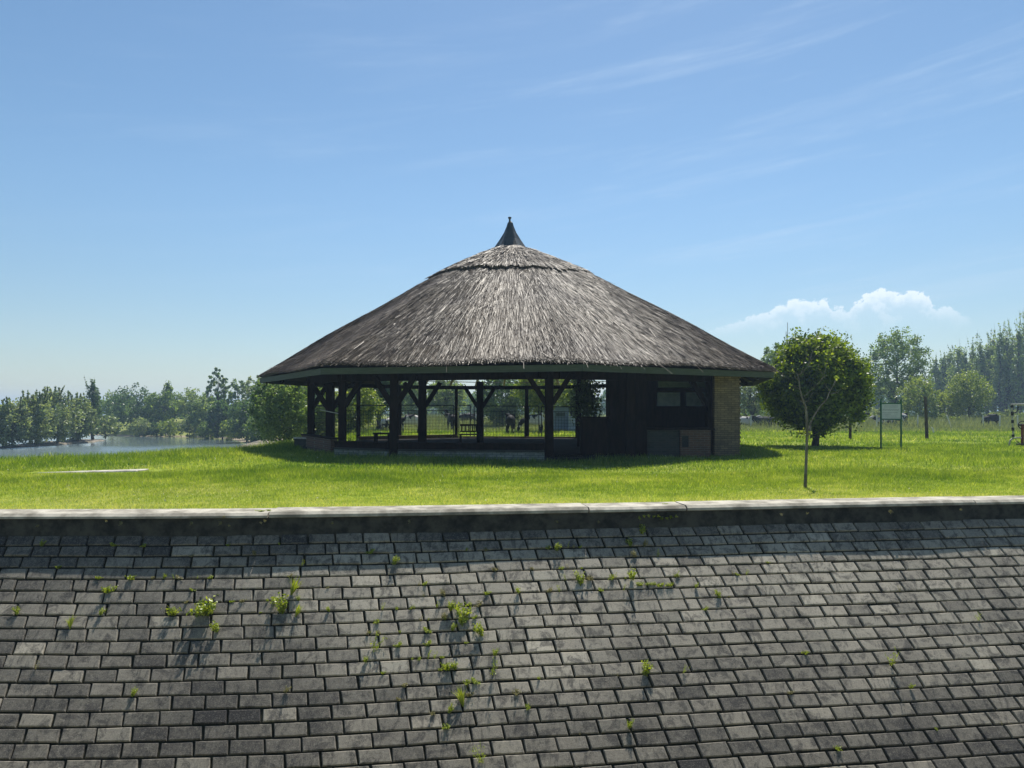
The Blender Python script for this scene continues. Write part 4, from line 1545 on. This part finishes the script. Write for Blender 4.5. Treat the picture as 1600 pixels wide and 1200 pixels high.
sb = [(1262, 88, 640, 44, 'leaf_willow'), (1232, 84, 645, 30, 'leaf_light'), (1312, 84, 646, 36, 'leaf_willow'), (1345, 90, 640, 40, 'leaf_willow'), (1368, 95, 636, 36, 'leaf_willow'), (1425, 84, 652, 30, 'leaf_mid'), (1462, 86, 645, 34, 'leaf_light'),
      (1485, 84, 650, 40, 'leaf_light'), (1530, 88, 648, 30, 'leaf_mid'), (1556, 92, 644, 36, 'leaf_willow'), (1582, 90, 640, 40, 'leaf_willow'), (1608, 88, 644, 36, 'leaf_mid'), (1198, 90, 636, 46, 'leaf_mid'), (1160, 92, 640, 40, 'leaf_mid')]
sl = ['pale shrub just right of the round tree trunk', 'light green shrub left of the round tree trunk', 'pale shrub behind the white crossed stakes, left one', 'pale shrub right of the white crossed stakes',
      'pale shrub behind the left post of the information board', 'green shrub just right of the information board', 'light shrub behind the short white leaning stake', 'light shrub behind the leaning fence post',
      'green shrub left of the lone grazing cow', 'pale shrub behind the lone grazing cow', 'pale shrub behind the gym machine upright', 'green shrub at the right edge behind the gym machine',
      'green shrub behind the black lying cow left of the round tree', 'green shrub behind the pale backed cow beside the pavilion']
for i, (px, d, yt, wd_, lm) in enumerate(sb):
    tree_px('meadow_shrub', px, d, yt, wd_, lm, sl[i], cat='bush', group='shrubs along the meadow edge', style='bush', leaf=.2, n=1900, trunk_h=.02, gap=.7)


# distant wood: one mass closing the horizon
def wood(name, pxs, d0, top_fn, n, leaf, mat, seed):
    rg = np.random.default_rng(seed)
    px = rg.uniform(pxs[0], pxs[1], n)
    d_ = rg.uniform(d0, d0 * 1.15, n)
    x = (px - 800) / 1160 * d_
    yt = top_fn(px)
    H = EYE + (643 - yt) / 1160 * d_
    z = rg.uniform(0, 1, n) ** .75 * H
    P = np.stack([x, d_, z], -1)
    V_, F2 = leaf_quads(P, leaf, rg)
    tn_ = np.clip(.4 + .25 * np.sin(px * .31) + rg.normal(0, .2, n), 0, 1)
    return tag(link(name, fast_mesh(name, V_, F2, tn_), M[mat]), kind='stuff')


o = wood('distant_wood', (430, 1660), 230, lambda p: 618 + 7 * np.sin(p * .05) + 4 * np.sin(p * .17 + 1) + 3 * np.sin(p * .43) - np.clip((p - 1300) / 300, 0, 1) * 30, 30000, 1.3, 'leaf_dark', 3)
tag(o, 'hazy blue green wood closing the far side of the meadow', 'wood')
o = wood('far_bank_wood', (170, 470), 150, lambda p: 626 + 6 * np.sin(p * .09) + 4 * np.sin(p * .23 + 1), 9000, .8, 'leaf_dark', 4)
tag(o, 'hazy trees filling the far river bank behind the nearer ones', 'wood')
o = wood('horizon_shore', (-260, 260), 1100, lambda p: 637 + 1.0 * np.sin(p * .21), 9000, 6.0, 'leaf_dark', 5)
tag(o, 'faint blue shore far across the water at the left horizon', 'wood')

# ------------------------------------------------------------------ grass
def blades(n, xr, yr, hfun, wdt, rg, cull=True, tone_fn=None, wedge=.78):
    y = np.sqrt(rg.uniform(yr[0] ** 2, yr[1] ** 2, n))
    x = rg.uniform(-1, 1, n) * (y * wedge + 1.5)
    keep = (y > path_y(x) + .02) & (river_sd(x, y) > 1.5)
    # keep off the pavilion floor and the slab
    px_, py_ = x - PC.x, y - PC.y
    keep &= (px_ ** 2 + py_ ** 2) > 9.1 ** 2
    sx = (x + 10.4); sy = y - (18.88 + (x + 10.4) * .30)
    keep &= ~((np.abs(sx) < 1.6) & (sy > -.75) & (sy < .30))
    x, y = x[keep], y[keep]
    m_ = len(x)
    z = ground_z(x, y)
    h = hfun(x, y) * rg.uniform(.45, 1.35, m_)
    a = rg.uniform(0, 2 * math.pi, m_)
    wv = wdt(y) * rg.uniform(.6, 1.4, m_)
    ca, sa = np.cos(a) * wv * .5, np.sin(a) * wv * .5
    lx, ly = rg.normal(0, .45, m_) * h, rg.normal(0, .45, m_) * h
    V_ = np.stack([np.stack([x - ca, y - sa, z - .01], -1), np.stack([x + ca, y + sa, z - .01], -1), np.stack([x + lx, y + ly, z + h], -1)], 1).reshape(-1, 3)
    patch = .5 + .5 * np.sin(x * .8 + 1.3 * np.sin(y * .5)) * np.sin(y * .9 + np.sin(x * .6))
    tn_ = np.clip(.34 + .10 * patch + tone_fn(x, y) + rg.normal(0, .2, m_), 0, 1)
    return V_, np.arange(m_ * 3).reshape(-1, 3), tn_


rg = np.random.default_rng(21)
_VN = np.random.default_rng(99).uniform(-1, 1, (256, 256))


def vnoise(x, y):
    xi, yi = np.floor(x).astype(int), np.floor(y).astype(int)
    fx, fy = sstep(x - xi), sstep(y - yi)
    g = lambda a, b: _VN[a % 256, b % 256]
    return (g(xi, yi) * (1 - fx) + g(xi + 1, yi) * fx) * (1 - fy) + (g(xi, yi + 1) * (1 - fx) + g(xi + 1, yi + 1) * fx) * fy


def fbm(x, y):
    return vnoise(x * .35, y * .35) * .5 + vnoise(x * 1.1 + 9, y * 1.1) * .35 + vnoise(x * 3.1, y * 3.1 + 5) * .3




def lawn_h(x, y):
    dn = y - path_y(x)
    h = .035 + .035 * np.clip((dn - 1.5) / 4, 0, 1) + .03 * np.clip((y - 17) / 6, 0, 1)
    pr2 = np.hypot(x - PC.x, y - PC.y)
    h = h + .05 * np.exp(-((pr2 - 9.6) / .7) ** 2)
    h = h + .08 * sstep((10 - river_sd(x, y)) / 6)
    h = h + .05 * np.exp(-(dn / .15) ** 2)
    h = h * (1 + .7 * np.clip(fbm(x + 40, y + 7), -.6, 1)) + .07 * np.clip(fbm(x * 1.3 + 3, y * 1.3) - .35, 0, 1) * (y > 14.5)
    return h


def lawn_tone(x, y):
    dn = y - path_y(x)
    return (.46 + .25 * fbm(x * .8 + 3, y + 20)) * np.exp(-(dn / 1.3) ** 2) + .46 * fbm(x, y) + .35 * np.clip(fbm(x * .45 + 17, y * .7 + 3) - .25, 0, 1) - .10 * sstep((y - 17) / 5) + .03 * sstep((y - 30) / 10)


PV = [blades(330000, None, (10.8, 19), lawn_h, lambda y: .0075 + .0006 * (y - 11), rg, tone_fn=lawn_tone),
      blades(230000, None, (19, 34), lawn_h, lambda y: .016 + .0008 * (y - 19), rg, tone_fn=lawn_tone, wedge=.76),
      blades(110000, None, (34, 62), lambda x, y: lawn_h(x, y) * 1.25, lambda y: .035 + .001 * (y - 34), rg, tone_fn=lawn_tone, wedge=.74)]
VV, FF, TT, base = [], [], [], 0
for V_, F2, tn_ in PV:
    VV.append(V_); FF.append(F2 + base); TT.append(tn_); base += len(V_)
o = link('lawn_grass', fast_mesh('lawn_grass', np.concatenate(VV), np.concatenate(FF), np.concatenate(TT)), M['grass'])
tag(o, 'bright green lawn grass between the coping and the meadow', 'grass', kind='stuff')


def mead_h(x, y):
    return .25 + .55 * sstep((y - 64) / 10) + .25 * np.sin(x * .5 + np.sin(y)) * (y > 62)


V_, F2, tn_ = blades(150000, None, (55, 112), mead_h, lambda y: .06 + .0006 * (y - 55), rg, tone_fn=lambda x, y: .1 + 0 * x, wedge=.74)
keepx = V_[F2[:, 0], 0] > -14
o = link('meadow_grass', fast_mesh('meadow_grass', V_, F2[keepx], tn_[keepx]), M['meadow'])
tag(o, 'tall pale meadow grass around the resting cows', 'grass', kind='stuff')


# small white clover heads, part of the lawn
fx = rg.uniform(-17, 17, 1500); fy = rg.uniform(12, 31, 1500)
kp = (fy > path_y(fx) + .15) & (river_sd(fx, fy) > 3) & (np.hypot(fx - PC.x, fy - PC.y) > 10) & (vnoise(fx * .5, fy * .5 + 30) > .1)
fx, fy = fx[kp], fy[kp]
P = np.stack([fx, fy, ground_z(fx, fy) + rg.uniform(.05, .11, len(fx))], -1)
V_, F2 = leaf_quads(P, .028, rg)
M['clover'] = simple_mat('clover flower heads', (.55, .53, .45), (.75, .73, .66), 20, .9, .1, .0)
tag(link('clover_flowers', fast_mesh('clover_flowers', V_, F2), M['clover']), 'tiny white clover flowers scattered through the lawn', 'flowers', kind='stuff')

# ------------------------------------------------------------------ weeds in the paving
def weed_mesh(kind, seed):
    rg_ = np.random.default_rng(seed)
    V_, F2, b = [], [], 0
    tn_ = []
    if kind == 'blade':
        nb = 46
        for i in range(nb):
            a = rg_.uniform(0, 6.28); r_ = rg_.uniform(0, .03); sp_ = rg_.uniform(.05, .5); h = rg_.uniform(.5, 1.0)
            x, y = math.cos(a) * r_, math.sin(a) * r_
            tx, ty = math.cos(a) * sp_ * h, math.sin(a) * sp_ * h
            wv = .022
            px_, py_ = -math.sin(a) * wv, math.cos(a) * wv
            V_ += [(x - px_, y - py_, 0), (x + px_, y + py_, 0), (x + tx * .5 + px_ * .7, y + ty * .5 + py_ * .7, h * .62), (x + tx * .5 - px_ * .7, y + ty * .5 - py_ * .7, h * .62),
                   (x + tx, y + ty, h * (1 - sp_ * .4)), (x + tx, y + ty, h * (1 - sp_ * .4) + .004)]
            F2 += [(b, b + 1, b + 2, b + 3), (b + 3, b + 2, b + 4, b + 5)]
            t0 = rg_.uniform(.2, 1)
            tn_ += [t0, t0]
            b += 6
    else:
        ns = {'leafy': 17, 'low': 19, 'sparse': 8}[kind]
        for i in range(ns):
            a = rg_.uniform(0, 6.28)
            sp_ = rg_.uniform(.1, .6) if kind != 'low' else rg_.uniform(.5, 1.6)
            h = rg_.uniform(.45, 1.0) * (.45 if kind == 'low' else 1)
            px_, py_ = -math.sin(a) * .008, math.cos(a) * .008
            V_ += [(-px_, -py_, 0), (px_, py_, 0), (math.cos(a) * sp_ * h + px_, math.sin(a) * sp_ * h + py_, h), (math.cos(a) * sp_ * h - px_, math.sin(a) * sp_ * h - py_, h)]
            F2.append((b, b + 1, b + 2, b + 3)); tn_.append(.3); b += 4
            nl = 15 if kind != 'sparse' else 8
            q = rg_.uniform(.2, 1.0, nl)
            P_ = np.stack([math.cos(a) * sp_ * h * q, math.sin(a) * sp_ * h * q, h * q], -1) + rg_.normal(size=(nl, 3)) * .05
            P_[:, 2] = np.maximum(P_[:, 2], .02)
            v2, f2 = leaf_quads(P_, .125 if kind != 'sparse' else .08, rg_)
            V_ += [tuple(p_) for p_ in v2]
            F2 += [tuple(int(k) + b for k in f_) for f_ in f2]
            tn_ += list(rg_.uniform(.1, 1, nl)); b += len(v2)
    return fast_mesh('weed_' + kind, np.array(V_), np.array(F2), tn_)


WM = {k: [weed_mesh(k, s_ + i * 10) for i in range(3)] for s_, k in enumerate(('blade', 'leafy', 'low', 'sparse'))}
for k, l_ in WM.items():
    for me_ in l_: me_.materials.append(M['weed'])
WMD = {k: [me_.copy() for me_ in l_] for k, l_ in WM.items()}
for k, l_ in WMD.items():
    for me_ in l_:
        me_.materials.clear(); me_.materials.append(M['dryweed'])

# photo position to slope coordinates, by search on the slope surface
GX, GS = np.meshgrid(np.linspace(-12, 14, 521), np.linspace(-.05, 6.2, 251))
GP = slope_point(GX.ravel(), GS.ravel(), 0)
GPX = 800 + 1160 * GP[:, 0] / GP[:, 1]
GPY = 643 + 1160 * (EYE - GP[:, 2]) / GP[:, 1]


def on_slope(px, py):
    i = np.argmin((GPX - px) ** 2 + (GPY - py) ** 2)
    return Vector(GP[i]), GX.ravel()[i], GS.ravel()[i]


wr = random.Random(12)


def put_weed(px, py, kind, size, label, group=None, dry=False, stretch=1.0):
    p, _, _ = on_slope(px, py)
    me_ = (WMD if dry else WM)[kind][wr.randrange(3)]
    o_ = bpy.data.objects.new('weed', me_)
    col.objects.link(o_)
    o_.location = p + Vector((0, 0, -.01))
    o_.rotation_euler = (R(22), 0, wr.random() * 6.28) if stretch == 1.0 else (R(30), 0, 0)
    size *= 1.3
    o_.scale = (size * stretch, size, size)
    tag(o_, label, 'weed', group)


BIG = [(452, 928, 'blade', .27, 'tall upright grass tuft, higher of two above each other left of the centre'), (443, 958, 'leafy', .25, 'bright leafy weed just below the tall upright grass tuft'),
       (464, 964, 'blade', .17, 'small grass tuft touching the bright leafy weed on its right'), (725, 980, 'leafy', .30, 'largest bright green weed in the middle of the paving'),
       (325, 958, 'low', .38, 'widest sprawling weed on the left half of the paving'), (340, 988, 'leafy', .15, 'bright small weed below the widest sprawling weed'),
       (908, 915, 'leafy', .20, 'compact bright weed right of the paving centre near the top'), (722, 1102, 'blade', .24, 'lone pale grass tuft low in the middle with a long shadow'),
       (1004, 1056, 'leafy', .20, 'dark leafy weed in the lower right middle of the paving'), (1394, 1038, 'sparse', .26, 'thin upright flowering weed alone at the lower right'),
       (107, 982, 'blade', .17, 'pale grass tuft at the left edge area with thin shadow'), (983, 1136, 'leafy', .12, 'small yellow green weed near the bottom right of centre'),
       (757, 1192, 'sparse', .24, 'tall thin weed at the bottom edge of the paving'), (582, 1020, 'sparse', .27, 'pale airy weed left of the centre cluster'),
       (705, 952, 'leafy', .15, 'small weed just above left of the largest weed'), (755, 992, 'leafy', .19, 'dark green weed just right of the largest weed'),
       (703, 1045, 'low', .19, 'spreading weed below the largest weed'), (767, 1055, 'sparse', .22, 'airy dark weed right of the spreading weed'),
       (990, 905, 'leafy', .17, 'weed at the left end of the mossy grass strip'), (1128, 935, 'leafy', .13, 'small weed in the upper right middle of the paving'),
       (268, 960, 'low', .19, 'low weed left of the widest sprawling weed'), (170, 925, 'low', .19, 'dry spreading weed in the upper left of the paving'),
       (1530, 968, 'sparse', .13, 'small thin weed near the right edge of the paving'), (870, 860, 'leafy', .12, 'small weed at the edge of the coping shadow right of centre'),
       (1002, 835, 'leafy', .15, 'weed on the shadow line below the wall weeds')]
for px, py, k, s_, lab in BIG:
    put_weed(px, py, k, s_, lab)
# many tiny ones, denser round the middle and upper left
G1 = 'small weeds in the paving joints'
cnt = 0
while cnt < 140:
    q = wr.random()
    if q < .38: px, py = wr.gauss(700, 70), wr.gauss(985, 55)
    elif q < .62: px, py = wr.gauss(940, 90), wr.gauss(880, 35)
    elif q < .82: px, py = wr.gauss(330, 170), wr.gauss(905, 45)
    elif q < .93: px, py = wr.uniform(20, 1590), wr.uniform(845, 960)
    else: px, py = wr.uniform(20, 1590), wr.uniform(960, 1190)
    if not (5 < px < 1595 and 845 < py < 1195): continue
    # move onto the nearest joint row
    p, gx, gs = on_slope(px, py)
    s_row = round(gs / .19) * .19
    i = np.argmin((GX.ravel() - gx) ** 2 + (GS.ravel() - s_row) ** 2)
    kind = wr.choice(['low', 'leafy', 'sparse', 'low'])
    put_weed(GPX[i], GPY[i], kind, wr.uniform(.04, .12), 'tiny weed rooted in a joint of the paving', G1, dry=wr.random() < .35)
    cnt += 1
# mossy grass strip along one joint
for i in range(9):
    put_weed(997 + i * 6.5, 913 + i * .3, 'low', .085, 'tuft of the yellow green mossy strip along one joint right of centre', 'tufts of the mossy strip')


# weeds hanging on the wall face under the coping
def wall_weed(px, py, size, label, group=None, dry=False):
    d_ = float(path_y((px - 800) / 1160 * 11.6)) - COP_W - .02
    o_ = bpy.data.objects.new('weed', (WMD if dry else WM)[wr.choice(['low', 'leafy'])][wr.randrange(3)])
    col.objects.link(o_)
    o_.location = at(px, d_, zat(py, d_))
    o_.rotation_euler = (R(62), 0, wr.uniform(-.3, .3))
    o_.scale = (size,) * 3
    tag(o_, label, 'weed', group)


for i in range(9):
    wall_weed(999 + i * 7, 809 + wr.uniform(-2, 2), .07, 'leafy tuft of the green fringe growing on the wall under the coping', 'tufts of the green wall fringe')
for px, py in ((168, 815), (190, 818), (300, 818), (345, 818), (360, 822), (350, 808), (408, 818), (415, 815), (870, 816), (935, 816), (1220, 805), (1260, 803), (1390, 800), (60, 822), (520, 818), (640, 815), (1500, 797)):
    wall_weed(px, py, wr.uniform(.05, .09), 'tiny sparse weed on the shaded wall below the coping', 'weeds on the shaded wall', dry=True)
# tuft over the coping joint and small ones on the coping edge
for px, d_, s_, lab in ((408, 11.35, .10, 'flat green weed growing over the coping joint at the left'), (420, 11.45, .08, 'smaller green weed on the coping joint beside the flat one'), (1040, 12.25, .07, 'small weed in the coping joint right of centre')):
    o_ = bpy.data.objects.new('weed', WM['low'][wr.randrange(3)])
    col.objects.link(o_)
    o_.location = at(px, d_, .02)
    o_.scale = (s_ * 1.6, s_, s_ * .6)
    tag(o_, lab, 'weed')

# ------------------------------------------------------------------ haze
HZ = 0.0007
mb = MB()
mb.box((0, 1150, 12), (5800, 3500, 34))
o = mb.build('haze', None)
m, t_ = new_mat('thin air haze')
vp = t_.node('ShaderNodeVolumePrincipled')
vp.inputs['Color'].default_value = (.52, .74, 1.0, 1)
vp.inputs['Density'].default_value = HZ
vp.inputs['Anisotropy'].default_value = .3
t_.l.new(vp.outputs[0], t_.out.inputs['Volume'])
o.data.materials.append(m)
tag(o, 'thin pale blue haze in the air over river and meadow', 'haze', kind='stuff')
print('objects', len(sc.objects))
